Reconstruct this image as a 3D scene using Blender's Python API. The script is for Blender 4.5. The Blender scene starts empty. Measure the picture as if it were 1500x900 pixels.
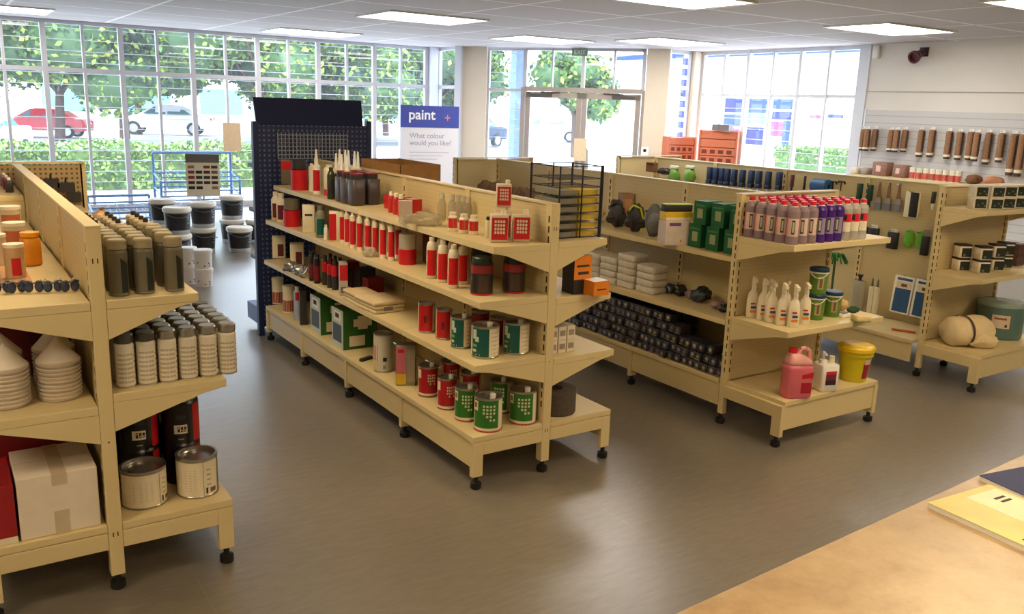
import bpy, math, random
from math import sin, cos, pi, radians, hypot, atan2
from mathutils import Vector, Matrix
random.seed(11)
SC = bpy.context.scene
COL = SC.collection
# ------------------------------------------------------------------ camera
CAM = Vector((-2.5209, -3.3931, 1.8564))
FPX = 1271.86
ROT = Matrix.Rotation(-0.5919, 3, 'Z') @ Matrix.Rotation(1.3437, 3, 'X') @ Matrix.Rotation(0.0349, 3, 'Z')

def ray(u, v):
    return ROT @ Vector(((u - 750) / FPX, -(v - 450) / FPX, -1.0))

def on(u, v, z):                      # the point of a horizontal surface of height z seen at a photo pixel
    d = ray(u, v); t = (z - CAM.z) / d.z
    return CAM + d * t

def on_x(u, v, x):
    d = ray(u, v); return CAM + d * ((x - CAM.x) / d.x)

def on_y(u, v, y):
    d = ray(u, v); return CAM + d * ((y - CAM.y) / d.y)

def fit(u0, u1, vt, vb, z, round_=True, depth=None):
    """centre x, y, radius (half width) and height of a thing that stands on a shelf of height z"""
    u = (u0 + u1) / 2
    p = on(u, vb, z); D = hypot(p.x - CAM.x, p.y - CAM.y); L = (p - CAM).length
    r = (u1 - u0) / 2 / FPX * L * 0.985
    back = r if depth is None else depth / 2
    k = (D + back) / D
    x, y = CAM.x + (p.x - CAM.x) * k, CAM.y + (p.y - CAM.y) * k
    d = ray(u, vt); h = CAM.z + d.z * ((D + back * 1.6) / hypot(d.x, d.y)) - z
    return x, y, r, h

# ------------------------------------------------------------------ materials
MATS = {}
def lin(c):
    return tuple(((v / 255) / 12.92 if v / 255 <= 0.04045 else ((v / 255 + 0.055) / 1.055) ** 2.4) for v in c)

def nodes(m):
    m.use_nodes = True
    return m.node_tree.nodes, m.node_tree.links

def mat(name, rgb, rough=0.5, metal=0.0, var=0.06, scale=18.0, bump=0.0, emit=0.0, spec=0.5):
    if name in MATS: return MATS[name]
    m = bpy.data.materials.new(name); N, L = nodes(m)
    b = N['Principled BSDF']; c = lin(rgb)
    b.inputs['Roughness'].default_value = rough; b.inputs['Metallic'].default_value = metal
    b.inputs['Specular IOR Level'].default_value = spec
    tc = N.new('ShaderNodeTexCoord'); nz = N.new('ShaderNodeTexNoise'); nz.inputs['Scale'].default_value = scale
    nz.inputs['Detail'].default_value = 3
    L.new(tc.outputs['Object'], nz.inputs['Vector'])
    rp = N.new('ShaderNodeValToRGB')
    rp.color_ramp.elements[0].position = 0.3; rp.color_ramp.elements[1].position = 0.7
    rp.color_ramp.elements[0].color = (*[x * (1 - var) for x in c], 1)
    rp.color_ramp.elements[1].color = (*[min(1, x * (1 + var)) for x in c], 1)
    L.new(nz.outputs['Fac'], rp.inputs['Fac']); L.new(rp.outputs['Color'], b.inputs['Base Color'])
    if bump:
        bp = N.new('ShaderNodeBump'); bp.inputs['Strength'].default_value = bump; bp.inputs['Distance'].default_value = 0.01
        L.new(nz.outputs['Fac'], bp.inputs['Height']); L.new(bp.outputs['Normal'], b.inputs['Normal'])
    if emit:
        b.inputs['Emission Color'].default_value = (*c, 1); b.inputs['Emission Strength'].default_value = emit
    MATS[name] = m
    return m

def clear(name, rgb, amount=0.6, rough=0.15, trans=False):
    """thin clear or milky plastic: part transparent, part glossy plastic"""
    if name in MATS: return MATS[name]
    m = bpy.data.materials.new(name); N, L = nodes(m)
    b = N['Principled BSDF']; b.inputs['Base Color'].default_value = (*lin(rgb), 1); b.inputs['Roughness'].default_value = rough
    t = N.new('ShaderNodeBsdfTransparent'); mx = N.new('ShaderNodeMixShader'); mx.inputs['Fac'].default_value = amount
    tint = lin(rgb); t.inputs['Color'].default_value = (*[0.35 + 0.65 * x for x in tint], 1)
    L.new(b.outputs[0], mx.inputs[1]); L.new(t.outputs[0], mx.inputs[2]); L.new(mx.outputs[0], N['Material Output'].inputs[0])
    MATS[name] = m
    return m

def emission(name, rgb, s):
    if name in MATS: return MATS[name]
    m = bpy.data.materials.new(name); N, L = nodes(m); N.remove(N['Principled BSDF'])
    e = N.new('ShaderNodeEmission'); e.inputs['Color'].default_value = (*lin(rgb), 1); e.inputs['Strength'].default_value = s
    L.new(e.outputs[0], N['Material Output'].inputs[0]); MATS[name] = m
    return m

def lined(name, rgb, period, axis='Z', dark=0.8, rough=0.5, width=0.12):
    """painted surface with fine repeated grooves along one object axis"""
    if name in MATS: return MATS[name]
    m = bpy.data.materials.new(name); N, L = nodes(m); b = N['Principled BSDF']; c = lin(rgb)
    b.inputs['Roughness'].default_value = rough
    tc = N.new('ShaderNodeTexCoord'); sp = N.new('ShaderNodeSeparateXYZ'); L.new(tc.outputs['Object'], sp.inputs[0])
    dv = N.new('ShaderNodeMath'); dv.operation = 'DIVIDE'; dv.inputs[1].default_value = period; L.new(sp.outputs[axis], dv.inputs[0])
    fr = N.new('ShaderNodeMath'); fr.operation = 'FRACT'; L.new(dv.outputs[0], fr.inputs[0])
    lt = N.new('ShaderNodeMath'); lt.operation = 'LESS_THAN'; lt.inputs[1].default_value = width; L.new(fr.outputs[0], lt.inputs[0])
    mx = N.new('ShaderNodeMix'); mx.data_type = 'RGBA'
    mx.inputs['A'].default_value = (*c, 1); mx.inputs['B'].default_value = (*[x * dark for x in c], 1)
    L.new(lt.outputs[0], mx.inputs['Factor']); L.new(mx.outputs['Result'], b.inputs['Base Color'])
    MATS[name] = m
    return m

# ------------------------------------------------------------------ mesh collector
class MB:
    def __init__(s): s.v = []; s.f = []; s.mi = []; s.sm = []; s.mats = []
    def _m(s, m):
        if m not in s.mats: s.mats.append(m)
        return s.mats.index(m)
    def face(s, idx, m, smooth=False):
        s.f.append(tuple(idx)); s.mi.append(s._m(m)); s.sm.append(smooth)
    def quad(s, pts, m):
        b = len(s.v); s.v += [tuple(p) for p in pts]; s.face(range(b, b + len(pts)), m)
        return s
    def box(s, x0, x1, y0, y1, z0, z1, m, M=None):
        b = len(s.v)
        for z in (z0, z1):
            for x, y in ((x0, y0), (x1, y0), (x1, y1), (x0, y1)):
                p = Vector((x, y, z)); s.v.append(tuple(M @ p if M else p))
        for q in ((3, 2, 1, 0), (4, 5, 6, 7), (0, 1, 5, 4), (1, 2, 6, 5), (2, 3, 7, 6), (3, 0, 4, 7)):
            s.face([b + i for i in q], m)
        return s
    def cbox(s, cx, cy, z0, sx, sy, h, m, rz=0.0):
        M = Matrix.Translation((cx, cy, 0)) @ Matrix.Rotation(rz, 4, 'Z')
        return s.box(-sx / 2, sx / 2, -sy / 2, sy / 2, z0, z0 + h, m, M)
    def rbox(s, x0, x1, y0, y1, z0, z1, r, m, n=3, M=None):
        """box with rounded vertical edges and slightly eased top and bottom"""
        pl = []
        for cx, cy, a in ((x1 - r, y1 - r, 0), (x0 + r, y1 - r, pi / 2), (x0 + r, y0 + r, pi), (x1 - r, y0 + r, 3 * pi / 2)):
            for k in range(n + 1):
                t = a + pi / 2 * k / n; pl.append((cx + r * cos(t), cy + r * sin(t)))
        mx, my = (x0 + x1) / 2, (y0 + y1) / 2; e = r * 0.35
        def ring(z, k):
            return [((px - mx) * k + mx, (py - my) * k + my, z) for px, py in pl]
        k = 1 - e / max(1e-6, (x1 - x0) / 2)
        return s.loft([ring(z0, k), ring(z0 + e, 1), ring(z1 - e, 1), ring(z1, k)], m, M=M)
    def loft(s, rings, m, caps=True, smooth=True, M=None, mats=None):
        b = len(s.v); n = len(rings[0])
        for r in rings:
            for p in r: s.v.append(tuple(M @ Vector(p)) if M else tuple(p))
        for i in range(len(rings) - 1):
            mm = mats[i] if mats else m
            for j in range(n):
                k = (j + 1) % n
                s.face((b + i * n + j, b + i * n + k, b + (i + 1) * n + k, b + (i + 1) * n + j), mm, smooth)
        if caps:
            s.face([b + j for j in reversed(range(n))], mats[0] if mats else m)
            s.face([b + (len(rings) - 1) * n + j for j in range(n)], mats[-1] if mats else m)
        return s
    def lathe(s, prof, m, n=18, c=(0, 0, 0), M=None, mats=None, a0=0.0, a1=2 * pi, curved=False):
        """prof: (radius, z) pairs; each band its own vertices unless curved"""
        full = abs(a1 - a0 - 2 * pi) < 1e-6; k = n if full else n + 1
        def pt(r, z, j):
            t = a0 + (a1 - a0) * j / n
            p = Vector((c[0] + r * cos(t), c[1] + r * sin(t), c[2] + z))
            return tuple(M @ p) if M else tuple(p)
        bases = []
        if curved:
            for r, z in prof:
                bases.append(len(s.v)); s.v += [pt(r, z, j) for j in range(k)]
        for i in range(len(prof) - 1):
            if curved: b0, b1 = bases[i], bases[i + 1]
            else:
                b0 = len(s.v); s.v += [pt(*prof[i], j) for j in range(k)]
                b1 = len(s.v); s.v += [pt(*prof[i + 1], j) for j in range(k)]
            mm = mats[i] if mats else m
            for j in range(n):
                q = (j + 1) % k
                s.face((b0 + j, b0 + q, b1 + q, b1 + j), mm, True)
        return s
    def can(s, r, z0, z1, m, n=18, c=(0, 0), M=None, mats=None):
        return s.lathe([(0.0001, z0), (r, z0), (r, z1), (0.0001, z1)], m, n, (c[0], c[1], 0), M, mats)
    def patch(s, r, z0, z1, a0, a1, m, n=5, c=(0, 0)):
        return s.lathe([(r, z0), (r, z1)], m, n, (c[0], c[1], 0), a0=a0, a1=a1)
    def tube(s, p0, p1, r, m, n=6, r1=None):
        p0, p1 = Vector(p0), Vector(p1); d = p1 - p0
        if d.length < 1e-6: return s
        M = Matrix.Translation(p0) @ d.to_track_quat('Z', 'Y').to_matrix().to_4x4()
        r1 = r if r1 is None else r1
        return s.lathe([(0.0001, 0), (r, 0), (r1, d.length), (0.0001, d.length)], m, n, M=M)
    def path(s, pts, r, m, n=6):
        for a, b in zip(pts, pts[1:]): s.tube(a, b, r, m, n)
        return s
    def prism(s, poly, axis, lo, hi, m):
        """poly in the other two axes (in x,y,z order), extruded from lo to hi along axis"""
        def P(a, b, t):
            return {'x': (t, a, b), 'y': (a, t, b), 'z': (a, b, t)}[axis]
        b = len(s.v); n = len(poly)
        s.v += [P(a, c, lo) for a, c in poly] + [P(a, c, hi) for a, c in poly]
        s.face(list(reversed(range(b, b + n))), m); s.face(range(b + n, b + 2 * n), m)
        for i in range(n):
            j = (i + 1) % n; s.face((b + i, b + j, b + n + j, b + n + i), m)
        return s
    def blob(s, c, rx, ry, rz, m, nu=14, nv=9, wob=0.0, seed=0, flat=None):
        rnd = random.Random(seed); ph = [rnd.uniform(0, 6.28) for _ in range(6)]
        b = len(s.v)
        for i in range(nv + 1):
            t = pi * i / nv
            for j in range(nu):
                a = 2 * pi * j / nu
                w = 1 + wob * (sin(3 * a + ph[0]) * sin(2 * t + ph[1]) + 0.6 * sin(5 * a + ph[2] + 3 * t) + 0.5 * sin(7 * t + ph[3] + 2 * a)) * sin(t)
                z = c[2] + rz * cos(t) * w
                if flat is not None and z < flat: z = flat
                s.v.append((c[0] + rx * sin(t) * cos(a) * w, c[1] + ry * sin(t) * sin(a) * w, z))
        for i in range(nv):
            for j in range(nu):
                k = (j + 1) % nu
                s.face((b + i * nu + j, b + (i + 1) * nu + j, b + (i + 1) * nu + k, b + i * nu + k), m, True)
        return s
    def build(s, name, parent=None, bevel=0.0, loc=None):
        me = bpy.data.meshes.new(name); me.from_pydata(s.v, [], s.f)
        for m in s.mats: me.materials.append(m)
        for i, p in enumerate(me.polygons): p.material_index = s.mi[i]; p.use_smooth = s.sm[i]
        me.update()
        o = bpy.data.objects.new(name, me); COL.objects.link(o)
        if parent is not None: o.parent = parent
        if loc is not None: o.location = loc
        if bevel:
            bv = o.modifiers.new('bevel', 'BEVEL'); bv.width = bevel; bv.segments = 2; bv.limit_method = 'ANGLE'
        return o

def empty(name, loc=(0, 0, 0), rz=0.0):
    o = bpy.data.objects.new(name, None); COL.objects.link(o); o.location = loc; o.rotation_euler = (0, 0, rz)
    o.empty_display_size = 0.05
    return o

def tag(o, label, cat, group=None, kind=None):
    o['label'] = label; o['category'] = cat
    if group: o['group'] = group
    elif 'group' in o: del o['group']
    if kind: o['kind'] = kind
    return o

def structure(o):
    o['kind'] = 'structure'
    return o

KIDS = {}
def children(o):
    return [c for c in COL.objects if c.parent == o] if o.name not in KIDS else KIDS[o.name]

def copy_tree(o, parent=None):
    c = o.copy(); COL.objects.link(c); c.parent = parent
    for ch in children(o): copy_tree(ch, c)
    return c

class Kind:
    """a product: made once with its parts, then copied with copies of its parts"""
    def __init__(s, maker): s.mk = maker; s.root = None
    def put(s, x, y, z, rz, label, cat, group=None, scale=(1, 1, 1)):
        if s.root is None:
            s.root = o = s.mk()
            def reg(q):
                KIDS[q.name] = [c for c in COL.objects if c.parent == q]
                for c in KIDS[q.name]: reg(c)
            reg(o)
        else: o = copy_tree(s.root)
        o.location = (x, y, z + 0.0008); o.rotation_euler = (0, 0, rz); o.scale = scale
        return tag(o, label, cat, group)

def toward_cam(x, y):                 # rotation that turns a thing's -Y front to the camera
    return atan2(CAM.y - y, CAM.x - x) + pi / 2

def text(body, size, m, parent, loc, rot, extrude=0.0006, name='lettering', align='LEFT', bold=0.0):
    cu = bpy.data.curves.new(name, 'FONT'); cu.body = body; cu.size = size; cu.extrude = extrude; cu.align_x = align
    cu.offset = bold
    cu.materials.append(m)
    tmp = bpy.data.objects.new('tmp_text', cu); COL.objects.link(tmp); bpy.context.view_layer.update()
    me = bpy.data.meshes.new_from_object(tmp.evaluated_get(bpy.context.evaluated_depsgraph_get()))
    bpy.data.objects.remove(tmp); me.materials.clear(); me.materials.append(m)
    o = bpy.data.objects.new(name, me); COL.objects.link(o); o.parent = parent; o.location = loc; o.rotation_euler = rot
    return o

NTH = ['first', 'second', 'third', 'fourth', 'fifth', 'sixth', 'seventh', 'eighth', 'ninth', 'tenth', 'eleventh', 'twelfth', 'thirteenth', 'fourteenth', 'fifteenth', 'sixteenth']

# ------------------------------------------------------------------ palette
CREAM = mat('cream_paint', (216, 197, 148), 0.42, var=0.03, scale=3)
CREAM_D = lined('cream_back_panel', (206, 188, 142), 0.025, 'Z', 0.9, 0.5, 0.16)
SLOT = mat('slot_dark', (52, 42, 30), 0.8)
BLACKP = mat('black_plastic', (18, 18, 20), 0.4)
CASTER = mat('caster_rubber', (14, 13, 13), 0.55)
WHITE = mat('white_plastic', (238, 236, 228), 0.4, var=0.02)
CREAMW = mat('cream_white_plastic', (232, 222, 196), 0.4, var=0.03)
RED = mat('red_label', (196, 22, 34), 0.35)
REDD = mat('dark_red_label', (120, 16, 26), 0.4)
REDCAP = mat('red_cap', (214, 26, 44), 0.35)
SILVER = mat('tin_silver', (176, 172, 164), 0.28, 0.9)
TIN = mat('tin_grey', (150, 146, 136), 0.35, 0.7)
CHAR = mat('charcoal', (44, 42, 44), 0.5)
GREEN = mat('green_label', (40, 118, 42), 0.4)
TEAL = mat('teal_label', (8, 84, 76), 0.4)
PAPER = mat('label_paper', (226, 214, 186), 0.6, var=0.03)
INK = mat('ink', (40, 36, 34), 0.6)
DOT = mat('label_dots', (206, 206, 170), 0.5)
CARD = mat('cardboard', (150, 108, 62), 0.8, var=0.08)
WCARD = mat('white_cardboard', (226, 214, 196), 0.7, var=0.03)
ORANGE = mat('orange_print', (228, 132, 30), 0.5)
YELLOW = mat('yellow_print', (226, 190, 40), 0.5)
NAVY = mat('navy_steel', (24, 36, 78), 0.45, var=0.04)
BLUEB = mat('blue_steel', (58, 92, 160), 0.4)
STEEL = mat('steel_wire', (150, 160, 172), 0.35, 0.8)
LBLUE = mat('pale_blue_wire', (120, 164, 216), 0.4)
DGREEN = mat('dark_green_print', (22, 48, 34), 0.5)
BROWN = mat('brown_fabric', (122, 82, 52), 0.85, var=0.2, scale=60)
OLIVE = mat('olive_grey', (108, 102, 84), 0.42, var=0.05)
OLIVE_CAP = mat('olive_cap', (156, 144, 112), 0.45)
# ================================================================== ROOM
HC = 2.9
def floor_material():
    m = bpy.data.materials.new('vinyl_floor'); N, L = nodes(m); b = N['Principled BSDF']
    tc = N.new('ShaderNodeTexCoord')
    def noise(scale, detail, vec, stretch=None):
        n = N.new('ShaderNodeTexNoise'); n.inputs['Scale'].default_value = scale; n.inputs['Detail'].default_value = detail
        if stretch:
            mp = N.new('ShaderNodeMapping'); mp.inputs['Scale'].default_value = stretch; mp.inputs['Rotation'].default_value = (0, 0, 0.5)
            L.new(vec, mp.inputs[0]); L.new(mp.outputs[0], n.inputs['Vector'])
        else: L.new(vec, n.inputs['Vector'])
        return n
    def ramp(src, c0, c1, p0=0.25, p1=0.75):
        r = N.new('ShaderNodeValToRGB'); r.color_ramp.elements[0].position = p0; r.color_ramp.elements[1].position = p1
        r.color_ramp.elements[0].color = (*c0, 1); r.color_ramp.elements[1].color = (*c1, 1); L.new(src, r.inputs[0]); return r
    o = tc.outputs['Object']
    big = ramp(noise(0.7, 2, o).outputs['Fac'], lin((112, 105, 95)), lin((132, 124, 113)))
    fine = ramp(noise(9, 6, o, (1, 4.5, 1)).outputs['Fac'], (0.80,) * 3, (1.16,) * 3)
    spk = ramp(noise(120, 2, o).outputs['Fac'], (0.9,) * 3, (1.08,) * 3)
    br = N.new('ShaderNodeTexBrick'); br.offset = 0.0; br.inputs['Scale'].default_value = 1.0
    br.inputs['Brick Width'].default_value = 1.8; br.inputs['Row Height'].default_value = 1.8; br.inputs['Mortar Size'].default_value = 0.002
    br.inputs['Color1'].default_value = (1, 1, 1, 1); br.inputs['Color2'].default_value = (1, 1, 1, 1); br.inputs['Mortar'].default_value = (1.25, 1.25, 1.25, 1)
    L.new(o, br.inputs['Vector'])
    cur = big.outputs[0]
    for q in (fine.outputs[0], spk.outputs[0], br.outputs['Color']):
        mx = N.new('ShaderNodeMix'); mx.data_type = 'RGBA'; mx.blend_type = 'MULTIPLY'; mx.inputs['Factor'].default_value = 1
        L.new(cur, mx.inputs['A']); L.new(q, mx.inputs['B']); cur = mx.outputs['Result']
    L.new(cur, b.inputs['Base Color'])
    b.inputs['Roughness'].default_value = 0.42; b.inputs['Specular IOR Level'].default_value = 0.8
    b.inputs['Coat Weight'].default_value = 0.9; b.inputs['Coat Roughness'].default_value = 0.3; b.inputs['Coat IOR'].default_value = 1.65
    return m

def ceiling_material():
    m = bpy.data.materials.new('ceiling_tiles'); N, L = nodes(m); b = N['Principled BSDF']; b.inputs['Roughness'].default_value = 0.9
    tc = N.new('ShaderNodeTexCoord'); mp = N.new('ShaderNodeMapping'); mp.inputs['Location'].default_value = (0.05, 0.25, 0)
    br = N.new('ShaderNodeTexBrick'); br.offset = 0.0; br.inputs['Scale'].default_value = 1.0
    br.inputs['Brick Width'].default_value = 1.45; br.inputs['Row Height'].default_value = 1.2; br.inputs['Mortar Size'].default_value = 0.022
    br.inputs['Color1'].default_value = (*lin((200, 195, 194)), 1); br.inputs['Color2'].default_value = (*lin((197, 192, 191)), 1); br.inputs['Mortar'].default_value = (*lin((248, 245, 243)), 1)
    L.new(tc.outputs['Object'], mp.inputs[0]); L.new(mp.outputs[0], br.inputs['Vector']); L.new(br.outputs['Color'], b.inputs['Base Color'])
    return m

WALLM = mat('wall_paint', (228, 221, 210), 0.7, var=0.02, scale=2)
COLM = mat('column_paint', (220, 206, 184), 0.6, var=0.02, scale=2)
COLW = mat('column_side_paint', (216, 218, 226), 0.6, var=0.02, scale=2)
ALU = mat('window_aluminium', (196, 194, 200), 0.4, 0.2, var=0.03)
ALU_D = mat('door_aluminium', (168, 156, 146), 0.4, 0.2, var=0.03)
ALU_W = mat('window_bar_white', (222, 224, 230), 0.45, var=0.02)
DARKM = mat('closer_dark', (80, 74, 70), 0.5)

def glass_material(name='window_glass', veil=0.0):
    m = bpy.data.materials.new(name); N, L = nodes(m); N.remove(N['Principled BSDF'])
    t = N.new('ShaderNodeBsdfTransparent'); t.inputs['Color'].default_value = (0.96, 0.98, 1.0, 1)
    g = N.new('ShaderNodeBsdfGlossy'); g.inputs['Roughness'].default_value = 0.02
    mx = N.new('ShaderNodeMixShader'); mx.inputs['Fac'].default_value = 0.05
    L.new(t.outputs[0], mx.inputs[1]); L.new(g.outputs[0], mx.inputs[2]); out = mx
    if veil:  # translucent share puts the pale haze of outdoor glare into the panes
        tr = N.new('ShaderNodeBsdfTranslucent'); tr.inputs['Color'].default_value = (1, 1, 1, 1)
        m2 = N.new('ShaderNodeMixShader'); m2.inputs['Fac'].default_value = veil
        L.new(mx.outputs[0], m2.inputs[1]); L.new(tr.outputs[0], m2.inputs[2]); out = m2
    L.new(out.outputs[0], N['Material Output'].inputs[0])
    return m
GLASS = glass_material('window_glass', 0.03)

X0, X1, Y0, Y1 = -6.0, 8.95, -6.5, 11.8
poly = [(X0 - .1, Y0 - .1), (X1 + .12, Y0 - .1), (X1 + .12, 8.12), (8.17, 8.12), (5.83, 11.02), (5.83, Y1 + .12), (X0 - .1, Y1 + .12)]
structure(MB().prism(poly, 'z', -0.12, 0.0, floor_material()).build('floor'))
structure(MB().prism(poly, 'z', HC, HC + 0.12, ceiling_material()).build('ceiling'))
structure(MB().box(X0 - .12, X0, Y0, Y1, 0, HC, WALLM).build('wall_left'))
structure(MB().box(X0, X1, Y0 - .12, Y0, 0, HC, WALLM).build('wall_back'))
structure(MB().box(X0, -4.2, Y1, Y1 + .1, 0, HC, WALLM).build('wall_front'))
structure(MB().box(X1, X1 + .12, Y0, 4.68, 0, HC, WALLM).build('wall_right'))

# ---- long glazed front: mullions every 0.54 m, a transom at 2.17 m and thin security bars behind the glass
def glazing(name, horiz, m_frame, zs, bars=True, glass=True, M=None, thick=None, depth=0.07, bar_mat=None):
    """horiz: positions of mullions along local x (wall in the xz plane, room on -y)"""
    f = MB()
    a, b = horiz[0], horiz[-1]
    for i, x in enumerate(horiz):
        w = (thick[i] if thick else 0.05)
        f.box(x - w / 2, x + w / 2, -depth / 2, depth / 2, 0.0, HC, m_frame, M)
    for z, h in zs:
        f.box(a, b, -depth * 0.42, depth * 0.42, z - h / 2, z + h / 2, m_frame, M)
    o = f.build(name)
    structure(o)
    g = MB()
    g.quad([M @ Vector(p) if M else p for p in ((a, 0.01, 0.05), (b, 0.01, 0.05), (b, 0.01, HC), (a, 0.01, HC))], GLASS)
    g.build('glass', o)
    if bars:
        r = MB(); z = 0.28
        while z < HC - 0.05:
            r.box(a, b, 0.055, 0.067, z, z + 0.011, bar_mat or ALU_W, M); z += 0.167
        r.build('security_bars', o)
    return o
ml = [5.56 - 0.54 * k for k in range(18)][::-1]
tk = [0.075 if (17 - i) % 2 == 0 else 0.042 for i in range(18)]
glazing('window_1', ml, ALU, [(2.17, 0.065), (0.05, 0.1), (HC - 0.03, 0.06)], M=Matrix.Translation((0, Y1 + 0.05, 0)), thick=tk)
# return beside the porch
Mr = Matrix.Translation((5.79, 10.98, 0)) @ Matrix.Rotation(pi / 2, 4, 'Z')
glazing('window_2', [0.0, 0.74], ALU, [(2.17, 0.06), (0.05, 0.1), (HC - 0.03, 0.06)], bars=False, M=Mr, thick=[0.06, 0.06])
structure(MB().box(5.60, 5.78, 11.70, 11.92, 0, HC, COLW).build('trim_1'))
# diagonal entrance wall
DG = Matrix.Translation((5.87, 10.98, 0)) @ Matrix.Rotation(atan2(-2.91, 2.30), 4, 'Z')
DL = 3.709
c = MB().box(0.0, 0.47, -0.02, 0.16, 0, HC, COLM, DG); c.box(-0.12, 0.0, -0.12, 0.10, 0, HC, COLW, DG); structure(c.build('trim_2'))
glazing('window_3', [0.49, 1.19], ALU, [(2.15, 0.05), (0.05, 0.1), (HC - 0.03, 0.06)], bars=True, M=DG @ Matrix.Translation((0, 0.06, 0)), thick=[0.04, 0.07])
# transom lights over the doors
tr = MB()
for x, w in ((1.19, .06), (1.70, .03), (2.27, .06), (2.83, .03), (3.35, .06)): tr.box(x - w / 2, x + w / 2, 0.02, 0.09, 2.17, HC, ALU, DG)
tr.box(1.19, 3.35, 0.01, 0.10, 2.14, 2.22, ALU_D, DG); tr.box(1.19, 3.35, 0.02, 0.09, HC - .05, HC, ALU, DG)
o = structure(tr.build('window_4'))
MB().quad([DG @ Vector(p) for p in ((1.19, 0.06, 2.2), (3.35, 0.06, 2.2), (3.35, 0.06, HC), (1.19, 0.06, HC))], GLASS).build('glass', o)
# two glazed door leaves with closers and pull handles
for k, (a, b) in enumerate(((1.215, 2.265), (2.275, 3.325))):
    d = MB(); w = 0.09
    d.box(a, a + w, 0.035, 0.085, 0.01, 2.13, ALU_D, DG); d.box(b - w, b, 0.035, 0.085, 0.01, 2.13, ALU_D, DG)
    d.box(a, b, 0.035, 0.085, 2.03, 2.13, ALU_D, DG); d.box(a, b, 0.035, 0.085, 0.01, 0.2, ALU_D, DG)
    do = structure(d.build('door_%d' % (k + 1)))
    MB().quad([DG @ Vector(p) for p in ((a + w, 0.06, 0.2), (b - w, 0.06, 0.2), (b - w, 0.06, 2.03), (a + w, 0.06, 2.03))], GLASS).build('glass', do)
    hx = b - 0.045 if k == 0 else a + 0.045
    h = MB(); h.path([DG @ Vector(p) for p in ((hx, 0.035, 0.85), (hx, -0.03, 0.85), (hx, -0.03, 1.25), (hx, 0.035, 1.25))], 0.012, ALU_D, 8); h.build('door_handle', do)
    ca = a + 0.1 if k == 0 else b - 0.5
    e = MB().box(ca, ca + 0.4, -0.02, 0.035, 2.04, 2.10, DARKM, DG); e.tube(DG @ Vector((ca + .2, 0.0, 2.12)), DG @ Vector((ca + .55 * (1 if k == 0 else -.3), 0.0, 2.13)), 0.012, DARKM); e.build('door_closer', do)
for k, x in enumerate((1.165, 3.375)):
    structure(MB().box(x - .03, x + .03, 0.0, 0.11, 0, 2.2, ALU_D, DG).build('trim_%d' % (3 + k)))
c = MB().box(3.405, 3.80, -0.04, 0.16, 0, HC, COLM, DG); structure(c.build('trim_5'))
# right return and right window
MR2 = Matrix.Translation((0, 8.09, 0))
glazing('window_5', [8.26, 8.80], ALU, [(0.05, 0.1), (HC - 0.03, 0.06)], bars=False, M=MR2, thick=[0.06, 0.06])
structure(MB().box(8.80, 9.06, 7.98, 8.16, 0, HC, COLM).build('trim_6'))
MR = Matrix.Translation((X1 + 0.05, 8.0, 0)) @ Matrix.Rotation(-pi / 2, 4, 'Z')
glazing('window_6', [0.04, 0.55, 1.07, 1.60, 2.13, 2.67, 3.22], ALU_W, [(2.17, 0.05), (0.05, 0.1), (HC - 0.03, 0.06)], M=MR, thick=[.07, .04, .06, .04, .06, .04, .09])
structure(MB().box(X1 - .02, X1 + .02, 4.62, 4.78, 0, HC, ALU_W).build('trim_7'))
# painted panel joints on the right wall above the slat board
structure(MB().box(X1 - .012, X1, -6.0, 4.62, 2.235, 2.245, mat('joint_line', (178, 166, 148), 0.8)).build('trim_8'))

# ---- ceiling lights
PANEL = emission('light_diffuser', (255, 248, 238), 14.0)
PANELW = emission('light_diffuser_warm', (255, 228, 184), 15.5)
FRAME = mat('light_frame', (225, 222, 216), 0.5)
def ceiling_light(cx, cy, label, sx=1.3, sy=0.85, warm=False):
    t = empty('ceiling_light', (cx, cy, HC))
    tag(t, label, 'ceiling light', 'recessed ceiling lights')
    f = MB()
    for a in ((-sx / 2 - .03, sx / 2 + .03, -sy / 2 - .03, -sy / 2), (-sx / 2 - .03, sx / 2 + .03, sy / 2, sy / 2 + .03), (-sx / 2 - .03, -sx / 2, -sy / 2, sy / 2), (sx / 2, sx / 2 + .03, -sy / 2, sy / 2)):
        f.box(*a, -0.02, -0.0005, FRAME)
    f.build('frame', t)
    MB().box(-sx / 2, sx / 2, -sy / 2, sy / 2, -0.012, -0.001, PANELW if warm else PANEL).build('diffuser', t)
for cx, cy, lb, wm in (
    (2.78, 6.72, 'bright recessed ceiling light above the navy stand, larger of the two left of the door', 0),
    (2.75, 10.45, 'bright recessed ceiling light nearest the long tree-side window, above the navy stand', 0),
    (5.70, 8.25, 'bright recessed ceiling light in front of the door transom, left of the exit sign', 0),
    (7.05, 6.80, 'bright recessed ceiling light close to the column right of the door', 0),
    (7.05, 3.08, 'bright recessed ceiling light beside the maroon wall siren', 0),
    (-1.62, 10.45, 'bright recessed ceiling light cut by the photo left edge', 0),
    (3.45, 2.96, 'bright recessed ceiling light just showing at the top edge, centre right', 0),
    (5.95, 0.62, 'bright recessed ceiling light cut by the top right corner', 0)):
    ceiling_light(cx, cy, lb, warm=bool(wm), sy=0.95 if cy > 6 else 0.8)
for cx, cy in ((-1.6, 1.0), (1.6, -1.6), (-1.6, -3.6), (4.6, -3.4), (-4.2, -1.2)):
    ceiling_light(cx, cy, 'warm recessed ceiling light over the counter side of the shop', warm=True)
# small round detector by the door light
tag(MB().lathe([(0.0001, -0.035), (0.05, -0.03), (0.06, -0.001), (0.0001, -0.001)], WHITE, 16).build('smoke_detector', loc=(6.75, 7.35, HC)), 'small round white detector on the ceiling by the column', 'smoke detector')

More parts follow.
